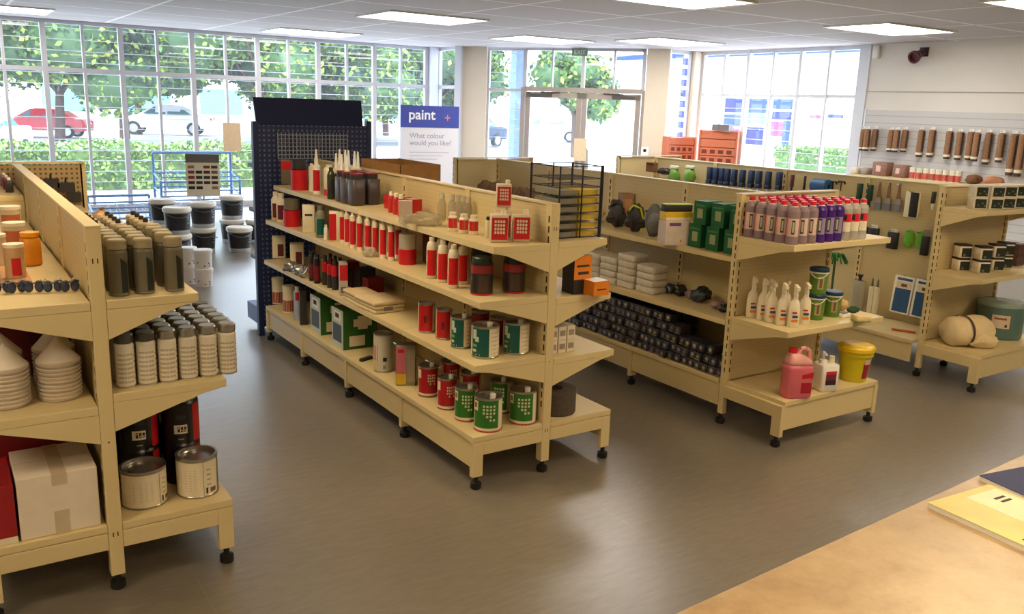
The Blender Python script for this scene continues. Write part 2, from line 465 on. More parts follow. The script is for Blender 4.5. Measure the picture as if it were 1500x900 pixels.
# ---- exit sign, sensors, siren
pe = DG @ Vector((2.22, -0.06, 0))
ex = empty('exit_sign', (pe.x, pe.y, 2.76), atan2(-2.91, 2.30)); tag(ex, 'small exit sign box hung under the ceiling over the doors', 'exit sign')
MB().box(-.14, .14, -.03, .03, 0, .13, mat('exit_green', (120, 140, 120), 0.5)).build('sign_box', ex)
text('EXIT', 0.10, mat('exit_letters', (225, 240, 225), 0.5), ex, (0, -.0305, .03), (pi / 2, 0, 0), align='CENTER')
b = MB(); b.tube((0, 0, .1), (0, 0, .14), .01, DARKM); b.build('hanger', ex)
sr = empty('alarm_siren', (X1 - 0.001, 3.80, 2.76)); tag(sr, 'dark maroon horn shaped siren fixed high on the right wall', 'siren')
MB().box(-.03, 0, -.06, .06, -.05, .07, CHAR).build('bracket', sr)
MM = Matrix.Translation((-.03, 0, .01)) @ Matrix.Rotation(radians(-112), 4, 'Y')
MB().lathe([(0.0001, 0), (.05, 0), (.055, .12), (.085, .2), (.085, .23), (.06, .23), (.05, .18), (.0001, .17)], mat('maroon_plastic', (92, 36, 42), 0.35), 18, M=MM).build('horn', sr)
sn = tag(MB().rbox(-.06, 0, -.05, .05, -.1, .07, .015, WHITE).build('motion_sensor', loc=(X1 - 0.001, 4.52, 2.80)), 'white motion sensor in the top corner beside the right window', 'sensor')
# ================================================================== SHELVING
ZB, ZD, HT = 0.064, 0.275, 1.4

def caster(parent, x, y, name='foot'):
    m = MB(); m.lathe([(0.0001, 0), (.022, 0), (.028, .006), (.028, .03), (.012, .036), (.012, ZB), (.0001, ZB)], CASTER, 14, (x, y, 0)); return m.build(name, parent)

def upright(t, x, y, ztop=HT, slots=True, w=0.05, d=0.05, foot=True):
    m = MB(); m.box(x - w / 2, x + w / 2, y, y + d, ZB, ztop, CREAM)
    if slots:
        z = 0.36
        while z < ztop - 0.05:
            for sx in (-1, 1):
                xx = x + sx * (w / 2 + 0.0006)
                m.quad([(xx, y + .014, z), (xx, y + .026, z), (xx, y + .026, z + .032), (xx, y + .014, z + .032)][::sx], SLOT)
            z += 0.05
        yy = y - 0.0006
        for zz in (ZD - .05, ztop - .13):
            for dx in (-.008, .008):
                m.quad([(x + dx - .002, yy, zz), (x + dx + .002, yy, zz), (x + dx + .002, yy, zz + .018), (x + dx - .002, yy, zz + .018)], SLOT)
        m.quad([(x - .003, yy, .6), (x + .003, yy, .6), (x + .003, yy, .606), (x - .003, yy, .606)], SLOT)
    o = m.build('upright', t, bevel=0.003)
    if foot: caster(o, x, y + d / 2)
    return o

def shelf(t, s, a, b, z, depth, x0=0.026, ends=(True, True), lip=0.034):
    """one bay of shelf on side s (-1 or +1) of a gondola that runs along y; a..b along y"""
    lo, hi = sorted((s * x0, s * depth))
    o = MB().box(lo, hi, a + .001, b - .001, z - lip, z, CREAM).build('shelf', t, bevel=0.003)
    P = [(s * x0, z - lip), (s * depth * .97, z - lip), (s * depth * .80, z - lip - .012), (s * x0, z - .145)]
    for yy, e in ((a + .002, ends[0]), (b - .006, ends[1])):
        if e: MB().prism([(p[0], p[1]) for p in P], 'y', yy, yy + .004, CREAM).build('bracket', o)
    return o

def base(t, s, a, b, depth, legs=(True, True), joint=True):
    lo, hi = sorted((s * 0.026, s * depth))
    o = MB().box(lo, hi, a + .001, b - .001, ZD - .03, ZD, CREAM).build('base_deck', t, bevel=0.003)
    x = s * (depth - .012)
    k = MB().box(min(x, x - s * .012), max(x, x - s * .012), a + .002, b - .002, 0.105, ZD - .031, CREAM).build('kick_panel', t)
    for yy, e in ((a, legs[0]), (b - .03, legs[1])):
        if e:
            m = MB(); l0, l1 = sorted((s * (depth - .06), s * (depth - .001)))
            m.box(l0, l1, yy, yy + .03, ZB, ZD - .032, CREAM)
            r0, r1 = sorted((s * .026, s * (depth - .06))); m.box(r0, r1, yy, yy + .03, ZD - .1, ZD - .032, CREAM)
            lg = m.build('base_leg', t, bevel=0.002); caster(lg, (l0 + l1) / 2, yy + .015)
    return o

def rail(t, a, b, z=HT, w=0.05):
    MB().box(-w / 2, w / 2, a, b, z - .006, z + .004, CREAM).build('top_rail', t, bevel=0.002)

def back_bays(t, bays, z=HT, m=None):
    for a, b in bays:
        MB().box(-.016, .016, a + .03, b, ZD, z - .007, m or CREAM_D).build('back_panel', t)

def end_cap(t, y, s, shelves, W=0.9, depth=0.43, ztop=HT, panel=None, base_on=True, slots=True):
    """a cross bay closing the run; s=-1 faces the camera side, +1 faces away. shelves: (z, depth)"""
    yb = y
    for sx in (-1, 1):
        m = MB(); xx = sx * (W / 2 - .020)
        m.box(xx - .018, xx + .018, min(yb, yb - s * .04), max(yb, yb - s * .04), ZB, ztop, CREAM)
        z = 0.33
        while slots and z < ztop - .05:
            for q in (-1, 1):
                xq = xx + q * .0186; yq = yb - s * (.012)
                m.quad([(xq, yq - .004, z), (xq, yq + .004, z), (xq, yq + .004, z + .03), (xq, yq - .004, z + .03)][::q], SLOT)
            yq = yb + s * .0006; xq = xx - sx * .013
            m.quad([(xq - .0045, yq, z), (xq + .0045, yq, z), (xq + .0045, yq, z + .028), (xq - .0045, yq, z + .028)][::-s], SLOT)
            z += 0.05
        o = m.build('upright', t, bevel=0.003); caster(o, xx, yb - s * .025)
    lo, hi = sorted((yb - s * .012, yb - s * .04))
    MB().box(-W / 2 + .025, W / 2 - .025, lo, hi, ZD, ztop - .006, panel or CREAM_D).build('back_panel', t)
    MB().box(-W / 2 + .004, W / 2 - .004, min(yb, yb - s * .055), max(yb, yb - s * .055), ztop, ztop + .01, CREAM).build('top_rail', t, bevel=0.002)
    for z, d in shelves:
        lo, hi = sorted((yb + s * .002, yb + s * d))
        o = MB().box(-W / 2 + .005, W / 2 - .005, lo, hi, z - .034, z, CREAM).build('shelf', t, bevel=0.003)
        P = [(yb + s * .002, z - .034), (yb + s * d * .97, z - .034), (yb + s * d * .8, z - .046), (yb + s * .002, z - .145)]
        for xx in (-W / 2 + .006, W / 2 - .01):
            MB().prism([(p[0], p[1]) for p in P], 'x', xx, xx + .004, CREAM).build('bracket', o)
    if base_on:
        lo, hi = sorted((yb + s * .002, yb + s * depth))
        MB().box(-W / 2 + .02, W / 2 - .005, lo, hi, ZD - .03, ZD, CREAM).build('base_deck', t, bevel=0.003)
        lo2, hi2 = sorted((yb + s * (depth - .02), yb + s * (depth - .008)))
        MB().box(-W / 2 + .03, W / 2 - .03, lo2, hi2, .1, ZD - .031, CREAM).build('kick_panel', t)
        for sx in (-1, 1):
            m = MB(); x0, x1 = sorted((sx * (W / 2 + .004), sx * (W / 2 - .028)))
            y0, y1 = sorted((yb + s * (depth - .065), yb + s * (depth)))
            m.box(x0, x1, y0, y1, ZB, ZD - .025, CREAM)
            y2, y3 = sorted((yb + s * .002, yb + s * (depth - .065))); m.box(x0, x1, y2, y3, ZD - .1, ZD - .025, CREAM)
            lg = m.build('base_leg', t, bevel=0.002); caster(lg, (x0 + x1) / 2, (y0 + y1) / 2)

def pegboard(name, rgb, hole, pitch=0.03):
    if name in MATS: return MATS[name]
    m = bpy.data.materials.new(name); N, L = nodes(m); b = N['Principled BSDF']; b.inputs['Roughness'].default_value = 0.5
    tc = N.new('ShaderNodeTexCoord'); mp = N.new('ShaderNodeMapping'); mp.inputs['Scale'].default_value = (1 / pitch,) * 3
    L.new(tc.outputs['Object'], mp.inputs[0])
    fr = N.new('ShaderNodeVectorMath'); fr.operation = 'FRACTION'; L.new(mp.outputs[0], fr.inputs[0])
    sb = N.new('ShaderNodeVectorMath'); sb.operation = 'SUBTRACT'; sb.inputs[1].default_value = (.5, .5, .5); L.new(fr.outputs[0], sb.inputs[0])
    ml = N.new('ShaderNodeVectorMath'); ml.operation = 'MULTIPLY'; ml.inputs[1].default_value = (1, 0, 1); L.new(sb.outputs[0], ml.inputs[0])
    ln = N.new('ShaderNodeVectorMath'); ln.operation = 'LENGTH'; L.new(ml.outputs[0], ln.inputs[0])
    lt = N.new('ShaderNodeMath'); lt.operation = 'LESS_THAN'; lt.inputs[1].default_value = .24; L.new(ln.outputs['Value'], lt.inputs[0])
    mx = N.new('ShaderNodeMix'); mx.data_type = 'RGBA'; mx.inputs['A'].default_value = (*lin(rgb), 1); mx.inputs['B'].default_value = (*lin(hole), 1)
    L.new(lt.outputs[0], mx.inputs['Factor']); L.new(mx.outputs['Result'], b.inputs['Base Color']); MATS[name] = m
    return m

# ---- gondola 1 : nearest, at the left
G1 = (-2.07, -0.10)
g1 = empty('gondola_shelf', (G1[0], G1[1], 0)); tag(g1, 'cream steel shelving unit nearest the camera at the left edge, holding spray cans', 'shelving unit', 'cream double sided shelving units')
B1 = [(0, .74), (.74, 1.48), (1.48, 2.22), (2.22, 2.96)]
for i, y in enumerate((0, .74, 1.48, 2.22)): upright(g1, 0, y)
back_bays(g1, B1); rail(g1, 0, 2.96)
for i, (a, b) in enumerate(B1):
    e = (i == 0, False)
    shelf(g1, 1, a, b, 1.135, .345, ends=e); shelf(g1, 1, a, b, .785, .435, ends=e)
    shelf(g1, -1, a, b, 1.135, .44, ends=e); shelf(g1, -1, a, b, .745, .44, ends=e)
    base(g1, 1, a, b, .44, legs=(i == 0, i == 3)); base(g1, -1, a, b, .44, legs=(i == 0, i == 3))
shelf(g1, -1, 2.3, 2.96, 1.275, .33, ends=(True, False))
end_cap(g1, 3.06, 1, [(.7, .3)], W=.8, panel=pegboard('cream_pegboard', (176, 152, 110), (96, 80, 52)))
# ---- gondola 2 : in the middle
g2 = empty('gondola_shelf', (0, 0, 0)); tag(g2, 'cream steel shelving unit in the middle, stocked with red and green tins', 'shelving unit', 'cream double sided shelving units')
Y2 = (0, .785, 1.57, 2.36, 3.15); B2 = list(zip(Y2, Y2[1:]))
for y in Y2[:-1]: upright(g2, 0, y)
upright(g2, 0, 3.10)
back_bays(g2, B2); rail(g2, 0, 3.15)
for i, (a, b) in enumerate(B2):
    e = (i == 0, i == 3)
    shelf(g2, -1, a, b, 1.21, .352, ends=e); shelf(g2, -1, a, b, .95, .42, ends=e); shelf(g2, -1, a, b, .64, .44, ends=e)
    shelf(g2, 1, a, b, 1.215, .335, ends=e); shelf(g2, 1, a, b, .93, .38, ends=e); shelf(g2, 1, a, b, .615, .425, ends=e)
    base(g2, -1, a, b, .44, legs=(True, i == 3)); base(g2, 1, a, b, .43, legs=(True, i == 3))
# ---- gondola 3 : right of the middle, closed by an end bay that faces the camera
X3, Y3 = 1.82, 0.06
g3 = empty('gondola_shelf', (X3, Y3, 0)); tag(g3, 'cream shelving unit with end bay of red capped bottles and a yellow bucket', 'shelving unit', 'cream double sided shelving units')
H3 = 1.385
Y3s = (.055, .86, 1.66, 2.46, 3.26); B3 = list(zip(Y3s, Y3s[1:]))
for y in Y3s: upright(g3, 0, y, H3)
back_bays(g3, B3, H3); rail(g3, .055, 3.31, H3)
for i, (a, b) in enumerate(B3):
    e = (False, i == 3)
    shelf(g3, -1, a, b, 1.02, .37, ends=e); shelf(g3, -1, a, b, .645, .43, ends=e); shelf(g3, 1, a, b, .95, .40, ends=e)
    base(g3, -1, a, b, .44, legs=(i > 0, i == 3)); base(g3, 1, a, b, .44, legs=(i > 0, i == 3))
end_cap(g3, 0.0, -1, [(1.165, .40), (.68, .42)], W=.895, depth=.44)
end_cap(g3, 3.40, 1, [(.9, .35)], W=.86, depth=.43, ztop=H3)
# ---- gondola 4 : far right
X4, Y4 = 3.93, 0.06
g4 = empty('gondola_shelf', (X4, Y4, 0)); tag(g4, 'cream shelving unit at the right with hanging tools and boxed tubs', 'shelving unit', 'cream double sided shelving units')
H4 = 1.385
Y4s = (.055, .9, 1.75, 2.6, 3.45); B4 = list(zip(Y4s, Y4s[1:]))
for y in Y4s: upright(g4, 0, y, H4)
back_bays(g4, B4, H4, m=CREAM_D); rail(g4, .055, 3.5, H4)
for i, (a, b) in enumerate(B4):
    base(g4, -1, a, b, .53, legs=(i > 0, i == 3)); base(g4, 1, a, b, .44, legs=(i > 0, i == 3))
    shelf(g4, 1, a, b, 1.0, .4, ends=(False, i == 3))
end_cap(g4, 0.0, -1, [(1.268, .32), (.80, .36)], W=.95, depth=.43)
end_cap(g4, 3.62, 1, [(.9, .35)], W=.9, depth=.43, ztop=H4)

# ---- tall navy display stand closing the far end of gondola 2
nv = empty('display_stand', (0.03, 3.27, 0)); tag(nv, 'tall dark navy perforated metal display stand with tilted header panel', 'display stand')
W = .93
for sx in (-1, 1):
    z1 = 1.70 if sx > 0 else 1.68
    MB().box(sx * W / 2 - .022, sx * W / 2 + .022, 0, .05, .0, z1, NAVY).build('upright', nv, bevel=.003)
MB().box(-W / 2 + .02, W / 2 - .02, .012, .035, .1, 1.66, pegboard('navy_pegboard', (24, 36, 78), (84, 98, 132), .038)).build('perforated_panel', nv)
hd = MB(); a = [(-W / 2 - .03, -.05, 1.86), (W / 2 - .09, -.05, 1.86), (W / 2 - .05, .01, 1.655), (-W / 2 + .012, .01, 1.655)]
b4 = len(hd.v); hd.v += a + [(x, y + .02, z) for x, y, z in a]
for q in ((0, 3, 2, 1), (4, 5, 6, 7), (0, 1, 5, 4), (1, 2, 6, 5), (2, 3, 7, 6), (3, 0, 4, 7)): hd.face([b4 + i for i in q], NAVY)
hd.build('header_panel', nv)
gr = MB(); GM = mat('navy_grille_wire', (150, 158, 176), 0.4)
for k in range(20): gr.box(-.30 + k * .03, -.294 + k * .03, -.004, 0, 1.40, 1.60, GM)
for k in range(7): gr.box(-.30, .276, -.004, 0, 1.40 + k * .03, 1.405 + k * .03, GM)
gr.build('wire_grille', nv)
MB().box(-W / 2 + .02, W / 2 - .02, .05, .44, .06, .20, BLUEB).build('base_deck', nv, bevel=.004)
for z in (.62, 1.0, 1.35): MB().box(-W / 2 + .02, W / 2 - .02, .05, .3, z - .03, z, NAVY).build('shelf', nv)

# ---- counter with the two magazines
def counter_material():
    m = bpy.data.materials.new('counter_laminate'); N, L = nodes(m); b = N['Principled BSDF']; b.inputs['Roughness'].default_value = 0.32
    tc = N.new('ShaderNodeTexCoord'); n = N.new('ShaderNodeTexNoise'); n.inputs['Scale'].default_value = 7; n.inputs['Detail'].default_value = 7; n.inputs['Roughness'].default_value = .7
    L.new(tc.outputs['Object'], n.inputs['Vector']); r = N.new('ShaderNodeValToRGB')
    r.color_ramp.elements[0].position = .3; r.color_ramp.elements[1].position = .72
    r.color_ramp.elements[0].color = (*lin((168, 140, 102)), 1); r.color_ramp.elements[1].color = (*lin((206, 180, 140)), 1)
    L.new(n.outputs['Fac'], r.inputs[0]); L.new(r.outputs[0], b.inputs['Base Color']); return m
ZC = 1.05
p0, p1 = on(985, 900, ZC), on(1500, 665, ZC); dx = (p1 - p0).normalized(); ang = atan2(dx.y, dx.x)
ct = empty('shop_counter', (p0.x, p0.y, 0), ang); tag(ct, 'wood effect laminate counter across the bottom right corner', 'counter')
MB().box(-1.2, 2.4, -.62, 0, ZC - .036, ZC, counter_material()).build('countertop', ct, bevel=.004)
MB().box(-1.15, 2.35, -.58, -.04, 0.0, ZC - .037, mat('counter_front', (186, 168, 140), .5)).build('cabinet', ct)
def magazine(uv, w, h, m, lab, ins, t=.006):
    c0 = on(*uv, ZC + t); o = empty('magazine', (c0.x, c0.y, ZC + .0005), ins); tag(o, lab, 'magazine', 'magazines on the counter')
    b = MB(); b.box(0, w, -h, 0, 0, t - .001, WHITE); b.build('pages', o)
    cv = MB(); cv.box(-.001, w + .001, -h - .001, .001, t - .0009, t, m); k = cv.build('cover', o); return o, k, t
def magazine2(A, B, T, w, h, m, lab, t):
    a, b = on(*A, ZC + t), on(*B, ZC + t); d = (b - a); o = empty('magazine', (a.x, a.y, ZC + .0005), atan2(d.y, d.x)); tag(o, lab, 'magazine', 'magazines on the counter')
    MB().box(0, w, 0, h, 0, t - .0012, WHITE).build('pages', o)
    cv = MB().box(-.001, w + .001, -.001, h + .001, t - .001, t, m); return o, cv, t
YL = mat('magazine_yellow', (222, 206, 104), .35, var=.1, scale=9)
o, cv, t = magazine2((1360, 737), (1500, 800), None, .30, .215, YL, 'yellow covered magazine lying on the counter', .012)
q = lambda x0, x1, y0, y1, m, e=.0004: cv.box(x0, x1, y0, y1, t, t + e, m)
PALE = mat('magazine_pale', (244, 238, 190), .4); q(.02, .17, .10, .205, PALE); q(.05, .057, .15, .185, INK, .0008); q(.065, .072, .15, .185, INK, .0008)
q(.19, .28, .13, .19, mat('magazine_peach', (238, 214, 168), .4)); q(.20, .26, .09, .12, mat('magazine_gold', (224, 200, 50), .4)); q(.19, .25, .02, .065, INK); q(.2, .22, .03, .055, PALE, .0008); q(.23, .245, .03, .055, YL, .0008)
cv.build('cover', o)
o, cv, t = magazine2((1435, 697), (1500, 726), None, .30, .215, mat('magazine_blue', (26, 42, 100), .65, var=.15, scale=14), 'dark blue covered magazine lying behind the yellow one on the counter', .012)
for k in range(3): cv.box(.04 + k * .07, .09 + k * .07, .12 - k * .02, .125 - k * .02, t, t + .0005, LBLUE)
cv.build('cover', o)
# ================================================================== PRODUCTS
def spray_can(r, h, body, capm, swoosh=None, band=None, capf=.17):
    def mk():
        z = h * (1 - capf)
        b = MB(); b.lathe([(.0001, 0), (r * .96, 0), (r, .006), (r, z - .012), (r * .9, z - .003), (r * .55, z)], body, 18)
        b.lathe([(r * 1.015, .004), (r * 1.015, .008)], TIN, 18)
        if swoosh:
            for k in range(6):
                a = -1.3 + k * .13; b.patch(r * 1.006, .012, (z - .02) * (1 - .16 * k / 6) * .92, a, a + .15, swoosh, 2)
        if band:
            for k in range(band[1]):
                zz = .02 + (z - .05) * k / band[1]; b.patch(r * 1.005, zz, zz + (z - .05) / band[1] * .45, -2.4, -.7, band[0], 6)
            b.patch(r * 1.005, .02, z - .03, -.62, -.2, PAPER, 3)
            for k in range(5): b.patch(r * 1.009, .03 + k * .022, .036 + k * .022, -.5, -.32, INK, 1)
        o = b.build('spray_can')
        MB().lathe([(r * .97, z), (r * .97, h - .006), (r * .85, h), (.0001, h)], capm, 18).build('cap', o)
        return o
    return mk

# --- gondola 1, right side, top shelf: olive cans with caps, then clear-capped cans behind
x0, y0, r0, h0 = fit(161, 186, 368, 438, 1.135)
r0 = .034; h0 = .205
SWO = mat('can_swoosh', (28, 34, 26), .35)
can_a = Kind(spray_can(r0, h0, OLIVE, OLIVE_CAP, swoosh=SWO))
cols = (-1.985, -1.900, -1.795); colw = ('nearest the post', 'in the middle column', 'by the shelf front')
for r_ in range(5):
    for c_, xx in enumerate(cols):
        can_a.put(xx + .004 * sin(r_ * 3 + c_), -.02 + r_ * .083 + (.03 if c_ == 2 and r_ > 0 else 0), 1.135, toward_cam(xx, 0),
                  'olive spray can with flat cap, %s row from the near end, %s' % (NTH[r_], colw[c_]), 'spray can', 'olive spray cans on the top shelf by the left post')
can_b = Kind(spray_can(.033, .20, mat('can_beige', (132, 122, 94), .4), mat('can_dome', (186, 170, 140), .3), capf=.12))
for r_ in range(4):
    for c_, xx in enumerate(cols):
        o = can_b.put(xx, .44 + r_ * .085, 1.135, toward_cam(xx, 0), 'beige domed spray can behind the olive cans, %s row back, %s' % (NTH[r_], colw[c_]), 'spray can', 'beige spray cans behind the olive ones')
        if c_ == 0 and r_ == 0:
            nz = MB().can(.010, .20, .216, INK, 10); nz = nz.build('nozzle', o); KIDS[o.name] = KIDS.get(o.name, []) + [nz]; KIDS[nz.name] = []
def bag(rx, ry, rz, m, wob=.14, knot=True):
    def mk():
        s = random.randint(0, 999)
        o = MB().blob((0, 0, rz * .92), rx, ry, rz, m, 18, 11, wob, s, flat=0.0).build('bag')
        if knot: MB().lathe([(.3 * rx, rz * 1.75), (.12 * rx, rz * 1.9), (.3 * rx, rz * 2.1), (.0001, rz * 2.1)], m, 10).build('twist', o)
        return o
    return mk
TANBAG = clear('tan_plastic_bag', (176, 142, 104), .25, .25)
bg = Kind(bag(.055, .06, .07, TANBAG))
for i, (xx, yy) in enumerate(((-1.96, 1.0), (-1.83, 1.0), (-1.95, 1.2), (-1.82, 1.22), (-1.94, 1.42), (-1.81, 1.45))):
    bg.put(xx, yy, 1.135, i * 1.3, 'tan plastic bag behind the spray cans, %s pair back, %s' % (NTH[i // 2], ('next to the panel', 'at the shelf front')[i % 2]), 'bag', 'tan bags on the top shelf')
# --- lower shelf: ribbed white label cans, six across
can_c = Kind(spray_can(.0345, .205, mat('can_white', (224, 216, 198), .4), mat('can_cap_grey', (70, 68, 62), .35), band=(mat('can_ribs', (186, 176, 152), .5), 7), capf=.16))
can_d = Kind(spray_can(.0345, .205, mat('can_white2', (222, 213, 194), .4), SILVER, band=(mat('can_ribs2', (182, 171, 146), .5), 7), capf=.16))
for r_ in range(6):
    for c_ in range(6):
        k = can_c if (c_ < 2 and r_ < 3) or r_ > 4 else can_d
        xx = -1.985 + c_ * .0755
        k.put(xx, -.025 + r_ * .079, .785, toward_cam(xx, 0), '%s capped spray can with ribbed white label, %s from the post in the %s row' % ('grey' if k is can_c else 'silver', NTH[c_], NTH[r_]), 'spray can', 'white labelled spray cans on the lower left shelf')
# --- base: black tins with a red stripe stacked two high, two silver paint tins in front
def black_tin():
    r, h = .074, .177
    b = MB(); b.lathe([(.0001, 0), (r, 0), (r, h - .01), (r * .93, h), (r * .9, h - .008), (.0001, h - .008)], mat('tin_black', (20, 18, 18), .3), 22)
    b.patch(r * 1.006, .004, h - .014, -1.0, -.3, mat('tin_red', (176, 22, 28), .35), 6)
    b.patch(r * 1.008, .044, .082, -2.05, -1.35, PAPER, 6)
    for k in range(3): b.patch(r * 1.014, .052, .074, -1.86 + k * .17, -1.74 + k * .17, INK, 2)
    for k in range(3): b.patch(r * 1.019, .056 + .009 * (k == 0) , .0615 + .009 * (k == 0), -1.83 + k * .17, -1.77 + k * .17, PAPER, 1)
    b.patch(r * 1.008, .018, .023, -1.85, -1.55, TIN, 3); b.patch(r * 1.008, .105, .125, -1.9, -1.4, CHAR, 3)
    o = b.build('paint_tin')
    MB().lathe([(r * .88, h - .008), (r * .86, h + .001), (.0001, h + .001)], SILVER, 22).build('lid', o)
    return o
bt = Kind(black_tin)
pos = [(-1.912, .215), (-1.750, .205)]
for i, (xx, yy) in enumerate(pos):
    for t_ in range(2):
        bt.put(xx, yy, ZD + t_ * .1792, toward_cam(xx, yy) + .12, 'black paint tin with red stripe, %s of the stack %s' % (('bottom', 'top')[t_], ('beside the post', 'at the open shelf corner')[i]), 'paint tin', 'black and red tins on the base shelf')
for i, (xx, yy) in enumerate(((-1.94, .37), (-1.78, .37), (-1.94, .53), (-1.78, .53))):
    for t_ in range(2):
        bt.put(xx, yy, ZD + t_ * .1792, toward_cam(xx, yy) + .2, 'black paint tin with red stripe in the hidden back rows of the base shelf', 'paint tin', 'back row black tins')
def silver_tin():
    r, h = .062, .145
    b = MB(); b.lathe([(.0001, 0), (r, 0), (r * 1.02, .002), (r * 1.02, .006), (r, .008), (r, h - .008), (r * 1.03, h - .005), (r * 1.03, h), (r * .9, h), (r * .88, h - .012)], SILVER, 26)
    b.patch(r * 1.006, .008, h - .014, -3.1, -.35, PAPER, 14)
    b.patch(r * 1.010, .008, h - .014, -1.2, -1.185, INK, 1)
    for k in range(9): b.patch(r * 1.009, .03 + k * .009, .0315 + k * .009, -2.6, -1.3, mat('small_print', (170, 158, 134), .6), 5)
    for k in range(4): b.patch(r * 1.009, .045 + k * .018, .048 + k * .018, -1.02, -.8, mat('small_print_dark', (120, 110, 96), .6), 3)
    b.patch(r * 1.010, .014, .036, -1.08, -.98, INK, 1); b.patch(r * 1.010, .016, .032, -.85, -.5, mat('barcode_grey', (96, 88, 78), .6), 3)
    o = b.build('paint_tin')
    MB().lathe([(r * .88, h - .012), (r * .84, h - .016), (r * .62, h - .016), (r * .6, h - .012), (.0001, h - .012)], SILVER, 26).build('lid', o)
    return o
stn = Kind(silver_tin)
for i, bb in enumerate(((183, 243, 672, 748), (263, 319, 655, 732))):
    x, y, r, h = fit(*bb, ZD); s = r / .0635
    stn.put(x, y, ZD, toward_cam(x, y) + (.35, -.1)[i], ('open rimmed silver paint tin with white label, beside the left post', 'silver paint tin with white label and dark side, at the base shelf corner')[i], 'paint tin', 'silver tins on the base shelf', (s, s, h / .145 * .98))

# --- gondola 1, left side
def box_kind(name, w, d, h, m, decals=(), flap=None, bev=.002):
    def mk():
        b = MB().box(-w / 2, w / 2, -d / 2, d / 2, 0, h, m)
        for q_, (face, u0, u1, v0, v1, mm) in enumerate(decals):
            e = .0006 * (q_ + 1)
            if face == 'f': b.quad([(u0, -d / 2 - e, v0), (u1, -d / 2 - e, v0), (u1, -d / 2 - e, v1), (u0, -d / 2 - e, v1)], mm)
            if face == 'l': b.quad([(-w / 2 - e, u1, v0), (-w / 2 - e, u0, v0), (-w / 2 - e, u0, v1), (-w / 2 - e, u1, v1)], mm)
            if face == 'r': b.quad([(w / 2 + e, u0, v0), (w / 2 + e, u1, v0), (w / 2 + e, u1, v1), (w / 2 + e, u0, v1)], mm)
            if face == 't': b.quad([(u0, v0, h + e), (u1, v0, h + e), (u1, v1, h + e), (u0, v1, h + e)], mm)
        return b.build(name, bevel=bev)
    return mk
TAPE = mat('packing_tape', (196, 180, 150), .35)
w = .262
o = box_kind('carton', w, .30, .235, WCARD, [('f', -.02, .03, .0, .09, TAPE), ('f', -.02, .03, .19, .235, TAPE), ('t', -.02, .03, -.15, .15, TAPE), ('t', -.13, .13, -.002, .0, mat('carton_seam', (150, 136, 114), .8))], bev=.003)()
o.location = (-2.245, .07, ZD + .001); tag(o, 'white taped cardboard carton on the base shelf left of the post', 'carton')
o = box_kind('carton', .14, .30, .22, mat('carton_red', (150, 22, 28), .5), [('f', -.07, .07, .0, .025, PAPER)])()
o.location = (-2.455, .07, ZD + .001); tag(o, 'red carton at the left photo edge beside the white carton', 'carton')
o = box_kind('carton', .34, .3, .36, mat('carton_red2', (138, 18, 24), .5))(); o.location = (-2.28, .42, ZD + .001); tag(o, 'large red carton standing behind the white taped carton', 'carton')
o = box_kind('carton', .36, .2, .34, mat('carton_maroon', (98, 16, 26), .6))(); o.location = (-2.29, .50, .746); tag(o, 'dark maroon carton behind the cone strainer stacks', 'carton')
STR = mat('strainer_paper', (240, 230, 216), .7, var=.05); WRAP = clear('strainer_wrap', (232, 226, 216), .82, .08)
def strainers():
    r = .075
    b = MB()
    for k in range(9): b.lathe([(r * (.88 + .03 * (k % 2)), .002 + k * .0155), (r * (1.0), .013 + k * .0155), (r * .94, .0165 + k * .0155)], STR, 24)
    b.lathe([(.0001, .001), (r * .93, .002)], STR, 24)
    b.lathe([(r, .142), (r * .99, .146), (r * .06, .225), (.0001, .229)], STR, 24)
    o = b.build('strainer_stack')
    MB().lathe([(r * 1.04, .0), (r * 1.07, .04), (r * 1.03, .08), (r * 1.06, .12), (r * 1.04, .15)], WRAP, 24, curved=True).build('plastic_wrap', o)
    return o
ss = Kind(strainers)
for (xx, yy), lab in zip(((-2.195, .085), (-2.365, .075), (-2.19, .27), (-2.37, .27)), ('stack of white paper cone strainers in plastic, beside the post', 'stack of white paper cone strainers at the left photo edge', 'rear stack of cone strainers behind the one beside the post', 'rear stack of cone strainers behind the left edge one')):
    ss.put(xx, yy, .745, 0, lab, 'strainer stack', 'paper cone strainers')
# safety glasses along the shelf front
LENS = clear('smoke_lens', (60, 74, 110), .35, .05)
def glasses():
    b = MB()
    for s in (-1, 1):
        b.blob((s * .034, 0, .022), .032, .012, .022, LENS, 14, 8)
    o = b.build('safety_glasses')
    f = MB(); f.path([(-.064, 0, .04), (-.03, -.012, .046), (0, -.010, .036), (.03, -.012, .046), (.064, 0, .04)], .0035, mat('glasses_frame', (92, 92, 100), .3), 6)
    f.build('frame', o)
    for s in (-1, 1):
        MB().path([(s * .064, 0, .04), (s * .066, .06, .042), (s * .06, .12, .02)], .003, mat('glasses_arm', (190, 190, 196), .2), 6).build('temple_arm', o)
    return o
gl = Kind(glasses)
for i, uu in enumerate((4, 26, 51, 79, 104)):
    p = on(uu, 431 - i * .6, 1.135); gl.put(p.x, p.y + .012, 1.135, .25 * sin(i * 2.1), '%s pair of safety glasses from the post, front row of the shelf' % NTH[4 - i], 'safety glasses', 'safety glasses on the left shelf', (.5, .8, .95))
